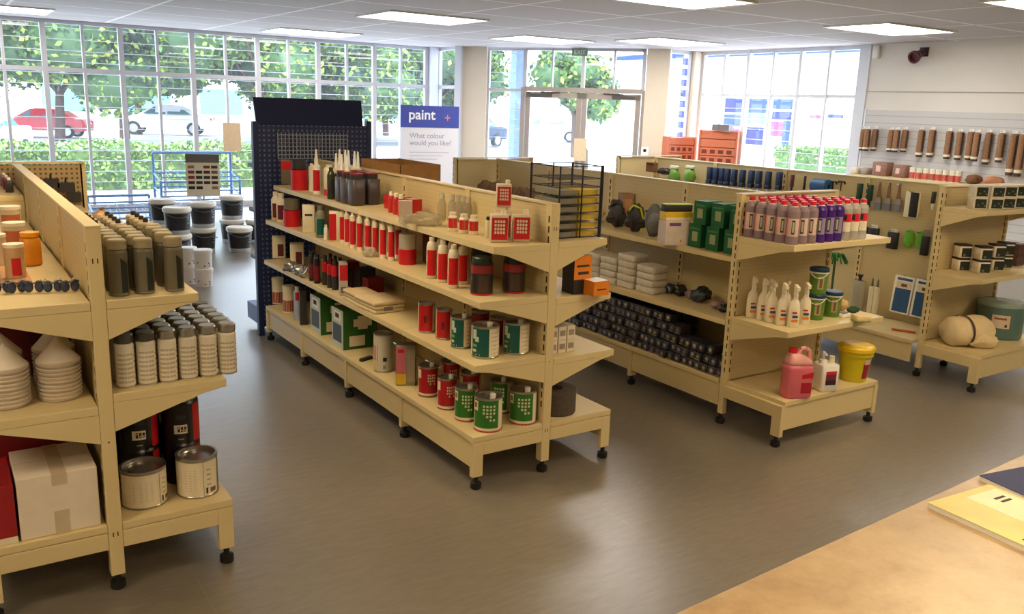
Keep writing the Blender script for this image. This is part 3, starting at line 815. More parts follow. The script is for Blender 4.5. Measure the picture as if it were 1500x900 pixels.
# tray behind them with a tin, jar and tape roll
o = MB().box(-.17, .12, -.06, .30, 0, .018, mat('plywood', (186, 138, 96), .6)).build('tray'); o.location = (-2.36, .33, 1.136); tag(o, 'flat brown tray behind the safety glasses', 'tray')
def label_tin(r, h, body, lab, capm=None, a=(-2.6, -.5), z=(.15, .8)):
    def mk():
        b = MB(); b.lathe([(.0001, 0), (r, 0), (r, h), (r * .9, h), (r * .88, h - .006)], body, 22)
        if lab: b.patch(r * 1.006, h * z[0], h * z[1], a[0], a[1], lab, 10)
        o = b.build('tin'); MB().lathe([(r * .88, h - .006), (.0001, h - .006)] if capm is None else [(r * 1.03, h * .93), (r * 1.03, h + .004), (.0001, h + .004)], capm or SILVER, 22).build('lid', o)
        return o
    return mk
k = Kind(label_tin(.035, .125, mat('tan_tin', (196, 158, 118), .5), RED, CREAMW, a=(-1.9, -.95), z=(.08, .62)))
k.put(-2.285, .37, 1.154, toward_cam(-2.285, .37), 'tan round tin with red label on the brown tray', 'tin')
k = Kind(label_tin(.04, .20, mat('grey_canister', (112, 110, 104), .4), None, CHAR)); k.put(-2.375, .40, 1.154, 0, 'tall grey canister at the left photo edge on the tray', 'canister')
def tape_roll(r, w, m, core=.62):
    def mk():
        return MB().lathe([(r * core, 0), (r, 0), (r, w), (r * core, w), (r * core, 0)], m, 26).build('tape_roll')
    return mk
def orange_pack():
    o = MB().rbox(-.035, .035, -.035, .035, 0, .12, .02, mat('orange_plastic', (222, 140, 22), .4)).build('tub'); MB().lathe([(.03, .12), (.036, .122), (.036, .14), (.0001, .14)], mat('orange_lid', (240, 160, 30), .4), 18).build('lid', o); return o
Kind(orange_pack).put(-2.20, .72, 1.135, .3, 'orange plastic tub with lid behind the tan tin', 'tub')
for i, (xx, yy, hh) in enumerate(((-2.33, .75, .13), (-2.24, .95, .15), (-2.33, 1.15, .16), (-2.22, 1.4, .17))):
    Kind(label_tin(.045, hh, mat('pale_jar', (206, 186, 158), .5), mat('jar_label', (180, 96, 60), .5) if i % 2 else None, CREAMW)).put(xx, yy, 1.135, toward_cam(xx, yy), 'cream jar deeper on the left shelf, %s from the tan tin' % NTH[i], 'jar', 'cream jars on the left shelf')
for i in range(6):
    o = MB().rbox(-.02, .02, -.02, .02, 0, .07, .008, (CHAR, mat('small_mauve', (120, 100, 120), .5), REDD)[i % 3]).build('small_bottle'); MB().can(.009, .07, .085, WHITE, 10).build('cap', o)
    o.location = (-2.15 - .07 * (i % 2), 2.38 + .09 * i, 1.2758); tag(o, 'tiny dark bottle on the upper left shelf, %s along from the near end' % NTH[i], 'bottle', 'small bottles on the far upper shelf')
# hooks and bits on the far pegboard end bay
for i, (uu, vv, ww) in enumerate(((74, 268, .09), (96, 274, .10), (108, 288, .08))):
    p = on_y(uu, vv, 2.918)
    o = MB().box(-ww / 2, ww / 2, -.03, 0, -.03, .03, CHAR).build('tool_pack'); h = MB().tube((0, 0, .03), (0, -.02, .06), .006, CHAR).build('hook', o)
    o.location = (p.x, 2.90, p.z); tag(o, 'black hanging tool pack on the pegboard end bay, %s from the left' % NTH[i], 'tool pack', 'black packs on the pegboard')
# ================================================================== GONDOLA 2 PRODUCTS
Z1, Z2, Z3 = 1.21, .95, .64
def place(o, u0, u1, vb, z, label, cat, group=None, rz=None, depth=.07, cam=True):
    x, y, r, h = fit(u0, u1, vb - 30, vb, z, depth=depth)
    o.location = (x, y, z + .0008); o.rotation_euler = (0, 0, toward_cam(x, y) if rz is None else rz); return tag(o, label, cat, group)

def square_tin(w, d, h, body, dec=(), cap=None, handle=False, capx=0.0):
    def mk():
        b = MB().rbox(-w / 2, w / 2, -d / 2, d / 2, 0, h, min(w, d) * .12, body, 3)
        for q_, (x0, x1, z0, z1, m) in enumerate(dec):
            e = d / 2 + .0008 + .00025 * q_
            b.quad([(x0 * w, -e, z0 * h), (x1 * w, -e, z0 * h), (x1 * w, -e, z1 * h), (x0 * w, -e, z1 * h)], m)
        o = b.build('square_tin')
        if cap: MB().lathe([(w * .16, h), (w * .16, h + .022), (.0001, h + .022)], cap, 14, (capx * w, 0, 0)).build('cap', o)
        if handle: MB().path([(-w * .3, 0, h), (-w * .28, 0, h + .025), (w * .1, 0, h + .025), (w * .12, 0, h)], .004, SILVER, 6).build('handle', o)
        return o
    return mk
def bottle(r, h, body, capm, lab=None, neck=.3, capr=.45, shoulder=.72, caph=.14, laba=(-2.4, -.7), labz=(.1, .6), liquid=None):
    def mk():
        zs = h * shoulder; zc = h * (1 - caph)
        pr = [(.0001, 0), (r * .92, 0), (r, h * .02), (r, zs * .95), (r * .93, zs), (r * neck * 1.3, zs + (zc - zs) * .7), (r * neck, zc)]
        b = MB().lathe(pr, body, 18, curved=True)
        if lab:
            for L in (lab if isinstance(lab, list) else [(labz, laba, lab)]): b.patch(r * 1.01, h * L[0][0], h * L[0][1], L[1][0], L[1][1], L[2], 8)
        o = b.build('bottle'); MB().lathe([(r * capr, zc), (r * capr, h), (.0001, h)], capm, 14).build('cap', o); return o
    return mk
def nozzle_cartridge(r, h, body, lab, nozzle=WHITE, nh=.45):
    def mk():
        zb = h * (1 - nh)
        b = MB().lathe([(.0001, 0), (r, 0), (r, zb), (r * .5, zb + .006)], body, 16)
        if lab: b.patch(r * 1.01, zb * .12, zb * .85, -2.6, -.6, lab, 8)
        o = b.build('sealant_cartridge'); MB().lathe([(r * .55, zb + .004), (r * .5, zb + .02), (r * .22, h), (.0001, h)], nozzle, 12).build('nozzle', o); return o
    return mk
def grid_dec(x0, x1, z0, z1, nx, nz, m, fill=.6):
    out = []
    for i in range(nx):
        for j in range(nz):
            a = x0 + (x1 - x0) * i / nx; c = z0 + (z1 - z0) * j / nz
            out.append((a, a + (x1 - x0) / nx * fill, c, c + (z1 - z0) / nz * fill, m))
    return out
# ---------------- top shelf, from the far end to the near end
place(square_tin(.075, .05, .19, OLIVE, [(-.5, .5, .6, .95, RED)])(), 413, 426, 271, Z1, 'red banded square tin at the far end of the top shelf', 'tin')
def dark_lid_tin(r, h, body, lid, lz=.75):
    def mk():
        o = MB().lathe([(.0001, 0), (r, 0), (r, h * lz), (r * .95, h * lz)], body, 20).build('tin')
        MB().lathe([(r * .6, h * lz), (r * .9, h * lz + .004), (r * .9, h), (.0001, h)], lid, 18).build('lid', o); return o
    return mk
place(dark_lid_tin(.062, .215, RED, CHAR, .68)(), 428, 450, 279, Z1, 'red round tin with dark lid, second on the top shelf from the far end', 'tin')
place(nozzle_cartridge(.022, .20, CREAMW, None, CREAMW, .12)(), 455, 459, 281, Z1, 'cream sealant tube behind the tall nozzled red one', 'sealant tube', depth=.05)
place(nozzle_cartridge(.027, .31, WHITE, RED, CREAMW, .36)(), 458, 470, 285, Z1, 'red sealant cartridge with a tall nozzle rising above the others', 'sealant tube', depth=.05)
k = Kind(bottle(.038, .215, CREAMW, CREAMW, mat('pink_band', (206, 40, 90), .4), .5, .6, .86, .06, (-2.8, -.3), (.02, .22)))
x, y, r, h = fit(475, 490, 246, 288, Z1); k.put(x, y, Z1, toward_cam(x, y), 'cream canister with pink band at its foot on the top shelf', 'canister')
nz = Kind(nozzle_cartridge(.024, .30, CREAMW, mat('black_stripe', (40, 40, 44), .4), WHITE, .34))
for i, uu in enumerate((493, 501, 509)):
    x, y, r, h = fit(uu - 5, uu + 5, 232, 291 + i * 3, Z1); nz.put(x, y, Z1, toward_cam(x, y) - .3, 'white nozzled sealant cartridge with dark stripe, %s after the pink banded canister' % NTH[i], 'sealant tube', 'nozzled cartridges on the top shelf')
nz2 = Kind(nozzle_cartridge(.024, .31, CREAMW, RED, WHITE, .36))
for i, (xx, yy) in enumerate(((-.09, 2.48), (-.08, 2.40), (-.09, 2.32), (-.08, 2.24), (-.09, 2.16))):
    nz2.put(xx, yy, Z1, toward_cam(xx, yy), 'red labelled white cartridge in the back row, %s from the far side' % NTH[i], 'sealant tube', 'back row of nozzled cartridges')
x, y, r, h = fit(501, 511, 256, 298, Z1)
Kind(bottle(.028, .21, mat('olive_bottle', (52, 54, 34), .25), CHAR, mat('dark_label', (36, 40, 30), .4), .5, .5, .8, .1)).put(-.30, 2.12, Z1, 0, 'dark olive bottle between the cartridges and grey jars', 'bottle')
jar = mat('grey_mauve_jar', (74, 66, 74), .35)
def gjar():
    o = MB().rbox(-.046, .046, -.046, .046, 0, .165, .02, jar, 4).build('jar'); b = MB(); b.lathe([(.04, .163), (.042, .168), (.042, .195), (.0001, .197)], CHAR, 18); b.lathe([(.043, .19), (.043, .2), (.0001, .2)], REDD, 18); b.build('lid', o); return o
gj = Kind(gjar)
for i, (xx, yy) in enumerate(((-.275, 1.975), (-.165, 2.005), (-.28, 1.87), (-.165, 1.90), (-.28, 1.75), (-.165, 1.78))):
    gj.put(xx, yy, Z1, .05 * (i % 3), 'grey square jar with red and black lid, %s row, %s' % (NTH[i // 2], ('front', 'by the panel')[i % 2]), 'jar', 'grey jars on the top shelf')
rb = Kind(bottle(.018, .125, mat('red_small_bottle', (190, 40, 36), .4), CREAMW, None, .5, .7, .75, .18))
for i in range(3):
    x, y, r, h = fit(569 + i * 7, 577 + i * 7, 284, 312 + i * 3, Z1); rb.put(x, y, Z1, 0, 'small red bottle after the grey jars, %s in line' % NTH[i], 'bottle', 'small red bottles on the top shelf')
for i, (xx, yy) in enumerate(((-.13, 1.52), (-.14, 1.40), (-.13, 1.28))):
    Kind(box_kind('carton', .09, .09, .085, RED, [('t', -.03, .03, -.03, .03, PAPER)])).put(xx, yy, Z1, .1, 'small red carton by the panel behind the clear jars, %s from the far side' % NTH[i], 'carton', 'small red cartons on the top shelf')
CLR = clear('clear_plastic', (214, 208, 190), .72, .08); CLR2 = clear('clear_plastic_frost', (222, 216, 200), .5, .2)
place(box_kind('plastic_pack', .075, .06, .12, CLR2)(), 586, 602, 327, Z1, 'clear boxy pack beside the crumpled clear bag', 'pack')
o = MB().blob((0, 0, .035), .09, .06, .04, CLR, 22, 12, .3, 5, flat=0).build('plastic_bag'); place(o, 608, 638, 333, Z1, 'crumpled clear bag lying on the top shelf', 'bag', depth=.12)
cb = Kind(bottle(.026, .15, CLR, CLR2, None, .5, .6, .6, .2))
for i, uu in enumerate((642, 657, 671, 684, 697)):
    x, y, r, h = fit(uu - 6, uu + 6, 297, 325 + i * 1.5, Z1); cb.put(min(x + .05, -.06), y + .05, Z1, 0, 'small clear bottle, %s in the row behind the red labelled jars' % NTH[i], 'bottle', 'clear bottles on the top shelf')
rj = Kind(bottle(.024, .10, CREAMW, CREAMW, RED, .6, .75, .8, .16, (-2.8, -.3), (.2, .7)))
for i, (a, b_, v) in enumerate(((657, 669, 340), (673, 685, 343), (686, 701, 345))):
    x, y, r, h = fit(a, b_, 320, v, Z1); rj.put(x, y, Z1, toward_cam(x, y), 'small white jar with red label on the top shelf, %s of three' % NTH[i], 'jar', 'small red labelled jars')
x, y, r, h = fit(711, 719, 322, 349, Z1); Kind(bottle(.017, .105, CREAMW, INK, None, .5, .7, .8, .15)).put(x, y, Z1, 0, 'small cream bottle with black cap left of the red square tins', 'bottle')
sq = Kind(square_tin(.085, .075, .135, mat('tin_side_cream', (206, 190, 160), .4), [(-.46, .46, .1, .9, RED)] + grid_dec(-.3, .34, .32, .85, 4, 4, PAPER, .7), CREAMW, False, .25))
for i, (a, b_, v, zz, lab) in enumerate(((718, 742, 356, Z1, 'left one of the bottom pair'), (750, 775, 355, Z1, 'right one of the bottom pair'))):
    x, y, r, h = fit(a, b_, 322, v, zz, depth=.07); sq.put(x, y, zz, toward_cam(x, y) + .12, 'red square tin with grid label, ' + lab, 'tin', 'red grid label tins on the top shelf'); 
    if i == 0: sx, sy = x, y
sq.put(sx + .07, sy + .075, Z1, toward_cam(x, y), 'red square tin with grid label, hidden base under the topmost tin', 'tin', 'red grid label tins on the top shelf')
sq.put(sx + .068, sy + .07, Z1 + .1585, toward_cam(x, y) + .1, 'red square tin with grid label standing on top of the others', 'tin', 'red grid label tins on the top shelf', (.85, .9, .85))
# ---------------- second shelf
k = Kind(bottle(.036, .215, CREAMW, CREAMW, mat('wine_label', (110, 30, 40), .4), .5, .6, .75, .14))
for i, (a, b_, v) in enumerate(((401, 409, 323), (408, 417, 326))):
    x, y, r, h = fit(a, b_, 281, v, Z2); k.put(x, y, Z2, toward_cam(x, y), 'white capped bottle with wine red label at the far end of the second shelf, %s' % ('outer', 'inner')[i], 'bottle', 'white capped bottles, far end')
place(dark_lid_tin(.062, .20, RED, OLIVE, .6)(), 416, 440, 333, Z2, 'red tin with olive neck at the far end of the second shelf', 'tin', depth=.1)
place(square_tin(.085, .06, .19, CREAMW, [(-.3, .3, .6, .68, NAVY)], None)(), 443, 462, 341, Z2, 'cream square canister with a small blue mark on the second shelf', 'canister')
place(bottle(.033, .215, mat('grey_green_bottle', (132, 132, 112), .35), OLIVE, TEAL, .5, .6, .75, .14)(), 464, 476, 349, Z2, 'grey green bottle after the cream canister', 'bottle', depth=.06)
place(bottle(.014, .1, WHITE, WHITE, None, .5, .7, .8, .15)(), 475, 480, 352, Z2, 'tiny white bottle in front of the grey green one', 'bottle', depth=.03)
place(square_tin(.07, .06, .20, CREAMW, [(-.5, .15, .05, .92, RED)])(), 482, 499, 355, Z2, 'cream square tin with wide red stripe on the second shelf', 'tin')
rt = Kind(nozzle_cartridge(.020, .225, CREAMW, mat('cartridge_red', (204, 24, 34), .35), CREAMW, .1))
for i, uu in enumerate((502, 509, 517, 527, 539, 550, 561, 573)):
    x, y, r, h = fit(uu - 4, uu + 4, 316 + i * 3, 357 + i * 3.7, Z2); rt.put(x, y, Z2, toward_cam(x, y), 'slim red cartridge, %s of the front row on the second shelf' % NTH[i], 'sealant tube', 'slim red cartridges, front row')
    rt.put(x + .07, y + .05, Z2, toward_cam(x, y), 'slim red cartridge, %s of the second row on the second shelf' % NTH[i], 'sealant tube', 'slim red cartridges, second row')
    if i == 3: o = MB().can(.013, 0, .03, YELLOW, 12).build('yellow_stopper'); o.location = (x, y, Z2 + .2262); tag(o, 'yellow cap resting on top of the fourth red cartridge', 'cap')
o = MB().blob((0, 0, .03), .04, .03, .03, CLR2, 16, 9, .3, 8, flat=0).build('plastic_bag'); place(o, 535, 547, 377, Z2, 'small crumpled clear bag in front of the red cartridges', 'bag', depth=.02)
o = MB().lathe([(.0001, 0), (.05, 0), (.052, .01), (.052, .085), (.05, .09)], RED, 20); o.lathe([(.05, .09), (.05, .165), (.046, .175), (.0001, .175)], CLR2, 20); o = o.build('jar'); place(o, 584, 609, 389, Z2, 'clear jar with red lower half beside the red bottles', 'jar', depth=.1)
Kind(box_kind('carton', .09, .1, .17, mat('plum_box', (78, 28, 40), .5))).put(-.12, 1.02, Z2, 0, 'plum coloured carton behind the clear red jar', 'carton')
Kind(box_kind('carton', .09, .1, .17, mat('plum_box', (78, 28, 40), .5))).put(-.12, .86, Z2, 0, 'plum coloured carton behind the red bottles', 'carton')
k = Kind(bottle(.028, .22, CREAMW, CREAMW, mat('bottle_red', (216, 24, 32), .35), .6, .5, .8, .1, (-2.55, -.55), (.08, .7)))
for i, (a, b_, v) in enumerate(((625, 639, 409), (641, 655, 415), (656, 671, 423))):
    x, y, r, h = fit(a, b_, 350, v, Z2); k.put(x, y, Z2, toward_cam(x, y), 'white capped bottle with bright red label on the second shelf, %s of three' % NTH[i], 'bottle', 'red labelled bottles on the second shelf')
    k.put(x + .09, y + .06, Z2, toward_cam(x, y), 'white capped red label bottle in the rear row, %s of three' % NTH[i], 'bottle', 'rear red labelled bottles')
def dark_tin():
    r, h = .056, .158
    b = MB().lathe([(.0001, 0), (r, 0), (r, h), (r * .92, h), (r * .9, h - .006)], mat('dark_tin_body', (44, 34, 34), .35), 22)
    b.patch(r * 1.008, h * .68, h * .93, -3.0, -.2, mat('dark_tin_red', (140, 36, 36), .4), 12); b.patch(r * 1.008, h * .1, h * .62, -1.9, -1.0, mat('dark_tin_panel', (70, 52, 44), .4), 6); b.patch(r * 1.008, .002, .008, -3.1, 0, RED, 12)
    o = b.build('tin'); MB().lathe([(r * .9, h - .006), (r * .9, h + .022), (r * .8, h + .028), (.0001, h + .028)], mat('dark_green_lid', (34, 52, 42), .4), 20).build('lid', o); return o
dt = Kind(dark_tin)
for i, (a, b_, v) in enumerate(((688, 722, 434), (735, 769, 431))):
    x, y, r, h = fit(a, b_, 384, v, Z2); s = r / .057; dt.put(x, y, Z2, toward_cam(x, y), 'dark tin with red band and green lid, %s on the second shelf' % ('nearer the shelf front', 'by the post')[i], 'tin', 'dark red banded tins', (s, s, 1))
dt.put(-.16, .42, Z2, -.5, 'dark tin with red band behind the one at the shelf front', 'tin', 'dark red banded tins')
# ---------------- third shelf
for i, (a, b_, v) in enumerate(((397, 421, 379), (424, 447, 391))):
    place(square_tin(.10, .08, .17, CREAMW, [(-.1, .35, .1, .65, mat('maroon_print', (96, 30, 36), .5))])(), a, b_, v, Z3, 'cream square canister with maroon print on the third shelf, %s' % ('far end', 'second from far end')[i], 'canister', 'cream canisters, far end', depth=.09)
FOIL = mat('silver_foil', (186, 184, 184), .25, .8, var=.2, scale=40)
for i, (a, b_, v) in enumerate(((421, 433, 399), (434, 445, 404), (444, 455, 408))):
    o = MB().blob((0, 0, .035), .05, .04, .04, FOIL, 18, 10, .35, 20 + i, flat=0).build('foil_pouch'); place(o, a, b_, v, Z3, 'crumpled silver foil pouch, %s on the third shelf' % NTH[i], 'pouch', 'silver foil pouches', depth=.05)
k = Kind(bottle(.020, .20, mat('black_tube', (30, 22, 26), .35), CHAR, mat('tube_red', (120, 20, 28), .4), .7, .8, .85, .1))
for i, (a, b_, v) in enumerate(((454, 460, 412), (461, 468, 416))):
    x, y, r, h = fit(a, b_, 372, v, Z3); k.put(x, y, Z3, toward_cam(x, y), 'black tube with dark red label on the third shelf, %s' % ('left one', 'right one')[i], 'tube', 'black tubes, third shelf')
place(square_tin(.035, .05, .16, mat('tan_box', (170, 148, 104), .6))(), 467, 474, 414, Z3, 'slim tan carton beside the black tubes', 'carton', depth=.05)
def redblack(): 
    b = MB().lathe([(.0001, 0), (.022, 0), (.022, .09), (.021, .09)], CHAR, 14); b.lathe([(.0215, .09), (.0215, .155), (.019, .16)], RED, 14); o = b.build('tube'); MB().lathe([(.012, .158), (.012, .2), (.0001, .2)], CHAR, 12).build('cap', o); return o
k = Kind(redblack)
for i, (a, b_, v) in enumerate(((474, 480, 418), (481, 487, 422), (488, 494, 425))):
    x, y, r, h = fit(a, b_, 384, v, Z3); k.put(x, y, Z3, 0, 'red over black tube on the third shelf, %s of three' % NTH[i], 'tube', 'red and black tubes')
    k.put(x + .06, y + .06, Z3, 0, 'red over black tube in the rear row, %s of three' % NTH[i], 'tube', 'rear red and black tubes')
place(box_kind('carton', .05, .08, .215, mat('silver_red_box', (196, 186, 180), .4), [('f', -.025, .025, .1, .2, RED), ('f', -.02, .012, .02, .06, mat('grey_print', (120, 120, 122), .5)), ('r', -.04, .04, 0, .215, CHAR)])(), 496, 510, 434, Z3, 'tall silver and red carton standing at the end of the tube row', 'carton', rz=-.3, depth=.07)
for i in range(5):
    Kind(box_kind('carton', .11, .10, .15 if i % 2 else .11, (REDD, CHAR, mat('dark_plum', (50, 24, 30), .5))[i % 3])).put(-.2, 1.68 + i * .13, Z3, 0, 'dark carton at the back of the third shelf, %s behind the cloth packs' % NTH[i], 'carton', 'dark cartons at the back of the third shelf')
CLOTH = mat('cream_cloth', (216, 196, 156), .85, var=.08, scale=30)
def clothpack(w, d, h, n):
    def mk():
        b = MB()
        for k in range(n): b.rbox(-w / 2 + .003 * sin(k * 2), w / 2 + .003 * sin(k), -d / 2, d / 2 - .004 * (k % 2), k * h / n, (k + .9) * h / n, h / n * .4, CLOTH, 3)
        b.quad([(-w * .2, -d / 2 - .001, h * .2), (w * .1, -d / 2 - .001, h * .2), (w * .1, -d / 2 - .001, h * .55), (-w * .2, -d / 2 - .001, h * .55)], mat('grey_print', (120, 120, 122), .5))
        return b.build('cloth_pack')
    return mk
place(clothpack(.15, .2, .07, 3)(), 516, 540, 444, Z3, 'flat cream cloth pack on the third shelf, the farther of two', 'cloth pack', rz=.0, depth=.10)
place(clothpack(.20, .26, .07, 3)(), 538, 574, 455, Z3, 'flat cream cloth pack on the third shelf, the nearer of two', 'cloth pack', rz=.05, depth=.10)
def label_can(r, h, labm, a0, a1, deco, spout=False, back=PAPER, a2=None, foot=None, tilt=None):
    def mk():
        b = MB().lathe([(.0001, 0), (r, 0), (r * 1.02, .002), (r * 1.02, .007), (r, .009), (r, h - .008), (r * 1.02, h - .006), (r * 1.02, h), (r * .9, h), (r * .88, h - .009)], SILVER, 26)
        b.patch(r * 1.006, .010, h - .010, -3.6, 1.6, back, 22)
        b.patch(r * 1.010, .010, h - .010, a0, a1, labm, 14)
        if foot: b.patch(r * 1.024, .002, .008, -3.2, .6, foot, 16); b.patch(r * 1.012, .009, .022, a0, a1, PAPER, 14)
        for q_, (c0, c1, z0, z1, m) in enumerate(deco): b.patch(r * (1.014 + .0004 * q_), z0 * h, z1 * h, c0, c1, m, 2)
        o = b.build('paint_tin')
        MB().lathe([(r * .88, h - .009), (.0001, h - .009)], TIN, 26).build('lid', o)
        if spout: MB().lathe([(.012, h - .009), (.014, h + .016), (.011, h + .02), (.0001, h + .02)], WHITE, 14, (0.3 * r, -.45 * r, 0)).build('spout_cap', o)
        return o
    return mk
def dots(a0, a1, z0, z1, na, nz, m, drop=()):
    out = []
    for i in range(na):
        for j in range(nz):
            if (i, j) in drop: continue
            a = a0 + (a1 - a0) * i / na; z = z0 + (z1 - z0) * j / nz
            out.append((a, a + (a1 - a0) / na * .62, z, z + (z1 - z0) / nz * .62, m))
    return out
rc = Kind(label_can(.042, .158, mat('can_red', (188, 26, 34), .35), -2.75, -.75, [(-1.9, -1.5, .35, .6, mat('red_print_dark', (96, 14, 20), .4)), (-2.3, -1.1, .1, .14, mat('red_print_pale', (226, 120, 110), .4))]))
for i, (a, b_, v) in enumerate(((612, 637, 489), (638, 662, 499))):
    x, y, r, h = fit(a, b_, 441 + i * 9, v, Z3); s = r / .043; rc.put(x, y, Z3, toward_cam(x, y), 'red labelled can on the third shelf, %s' % ('left of the pair', 'next to the teal tins')[i], 'can', 'red labelled cans, third shelf', (s, s, max(.9, min(1.15, h / .16))))
tc_ = Kind(label_can(.062, .165, TEAL, -2.75, -1.28, [(-2.6, -2.25, .6, .9, mat('teal_white', (196, 206, 190), .5)), (-2.35, -2.05, .52, .68, mat('teal_white', (196, 206, 190), .5)), (-2.6, -2.2, .36, .44, mat('teal_light', (120, 170, 120), .5)), (-2.6, -2.25, .2, .28, DOT), (-2.6, -1.95, .1, .14, DOT)] + [(-1.1, -.4, .15 + .13 * k, .17 + .13 * k, mat('small_print', (170, 158, 134), .6)) for k in range(6)], spout=True))
for i, (a, b_, v, lab) in enumerate(((659, 690, 512, 'left one of three'), (689, 731, 527, 'at the shelf corner'), (735, 775, 521, 'right one beside the post'))):
    x, y, r, h = fit(a, b_, 462, v, Z3); s = r / .063; tc_.put(x, y, Z3, toward_cam(x, y), 'teal green paint tin with white spout cap, ' + lab, 'paint tin', 'teal paint tins on the third shelf', (s, s, min(1.05, .98)))
for i, (xx, yy) in enumerate(((-.14, .45), (-.13, .28))):
    Kind(label_can(.05, .15, REDD, -2.8, -.4, [])).put(xx, yy, Z3, -.5, 'dark red can in the shade behind the teal tins, %s' % ('farther', 'nearer')[i], 'can', 'dark cans behind the teal tins')
# ---------------- base shelf
k = Kind(label_tin(.045, .20, CREAMW, mat('rust_label', (146, 44, 36), .45), CREAMW, (-3.0, -.2), (.05, .48)))
for i, (a, b_, v) in enumerate(((400, 415, 446), (415, 432, 459))):
    x, y, r, h = fit(a, b_, 404, v, ZD); k.put(x, y, ZD, toward_cam(x, y), 'white jar with rust red label on the base shelf, %s' % ('farthest', 'second from the far end')[i], 'jar', 'rust labelled jars')
place(bottle(.028, .25, mat('pale_blue_tube', (176, 188, 214), .4), CREAMW, [((.6, .85), (-2.2, -.9), RED)], .5, .6, .85, .1)(), 432, 441, 470, ZD, 'pale blue bottle with red mark beside the jars', 'bottle', depth=.05)
place(box_kind('carton', .05, .09, .25, CHAR)(), 440, 449, 476, ZD, 'narrow black carton left of the green boxes', 'carton', rz=-.3, depth=.07)
GRNB = mat('green_box', (44, 96, 36), .5)
gb = [('l', -.095, .095, .0, .26, mat('green_box_pale', (196, 208, 200), .5)), ('l', -.07, .075, .04, .16, mat('green_box_photo', (58, 72, 84), .5)), ('l', -.06, .05, .18, .245, WHITE), ('l', -.03, .03, .20, .23, INK),
      ('f', -.05, .08, .15, .20, PAPER), ('f', -.02, .05, .13, .22, PAPER), ('f', -.08, .03, .02, .09, PAPER)]
k = Kind(box_kind('carton', .24, .19, .26, GRNB, gb))
for (uu, vv), lab in zip(((470, 492), (503, 514)), ('the farther of two on the base shelf', 'the nearer of two on the base shelf')):
    p = on(uu, vv, ZD); k.put(p.x + .12, p.y + .095, ZD, 0, 'green carton with pale end and dark photo, ' + lab, 'carton', 'green cartons on the base shelf')
o = MB().rbox(-.05, .05, -.014, .014, 0, .018, .008, CHAR).build('scraper'); MB().rbox(.045, .07, -.02, .02, .002, .008, .003, SILVER).build('blade', o); place(o, 528, 544, 529, ZD, 'small black scraper lying flat in front of the green carton', 'scraper', rz=.4, depth=.03)
x, y, r, h = fit(547, 576, 483, 547, ZD)
Kind(label_can(.06, .235, mat('tin_pale', (206, 200, 184), .4), -3.0, -.3, [(-2.75, -2.2, .3, .7, RED), (-2.75, -2.2, .04, .28, YELLOW), (-1.6, -1.2, .3, .4, INK), (-1.6, -1.3, .1, .2, TIN)])).put(x, y, ZD, toward_cam(x, y), 'tall pale tin with red and yellow corner print on the base shelf', 'paint tin', None, (r / .061, r / .061, h / .235 * .96))
x, y, r, h = fit(577, 612, 496, 567, ZD, depth=.1)
place(square_tin(.115, .085, .24, TIN, [(-.48, .0, .04, .96, mat('pink_print', (206, 108, 124), .45)), (-.48, .0, .04, .3, YELLOW), (-.4, -.1, .82, .9, RED), (.05, .45, .1, .9, mat('tin_back_print', (166, 154, 132), .5))], None)(), 578, 611, 566, ZD, 'pink and yellow printed square tin beside the pale round tin', 'tin', rz=None, depth=.09)
rd = Kind(label_can(.057, .172, mat('tin_label_red', (172, 18, 30), .35), -2.8, -.55, dots(-1.65, -.85, .42, .8, 4, 4, DOT, ((0, 0), (2, 0))) + [(-2.78, -2.35, .62, .9, PAPER)], True, foot=REDD))
for i, (a, b_, vt, v) in enumerate(((612, 643, 530, 583), (640, 671, 546, 602))):
    x, y, r, h = fit(a, b_, vt, v, ZD); s = r / .058; rd.put(x, y, ZD, toward_cam(x, y), 'red dotted tin on the base shelf, %s' % ('the farther of two', 'the nearer, by the green tins')[i], 'paint tin', 'red dotted tins in front', (s, s, 1.0))
    rd.put(x + .15, y + .02, ZD, toward_cam(x, y), 'red dotted tin in the rear row, %s' % ('farther', 'nearer')[i], 'paint tin', 'rear red dotted tins')
gd = Kind(label_can(.060, .175, mat('tin_label_green', (44, 112, 34), .35), -2.85, -.75, dots(-1.95, -.95, .34, .85, 4, 5, DOT, ((0, 0), (0, 1), (1, 0), (3, 1))) + [(-2.8, -2.35, .62, .9, PAPER), (-2.75, -2.45, .7, .85, REDD)], True, foot=RED))
for i, (a, b_, vt, v, lab) in enumerate(((665, 700, 556, 619, 'behind and left of the front one'), (693, 735, 570, 635, 'the front one at the shelf corner'), (745, 785, 561, 624, 'the right one beside the post'))):
    x, y, r, h = fit(a, b_, vt, v, ZD); s = r / .061; gd.put(x, y, ZD, toward_cam(x, y), 'green tin with grid of pale dots, ' + lab, 'paint tin', 'green dotted tins', (s, s, 1.0))
gd.put(-.105, .27, ZD, -.9, 'green dotted tin half hidden between the front tins', 'paint tin', 'green dotted tins')

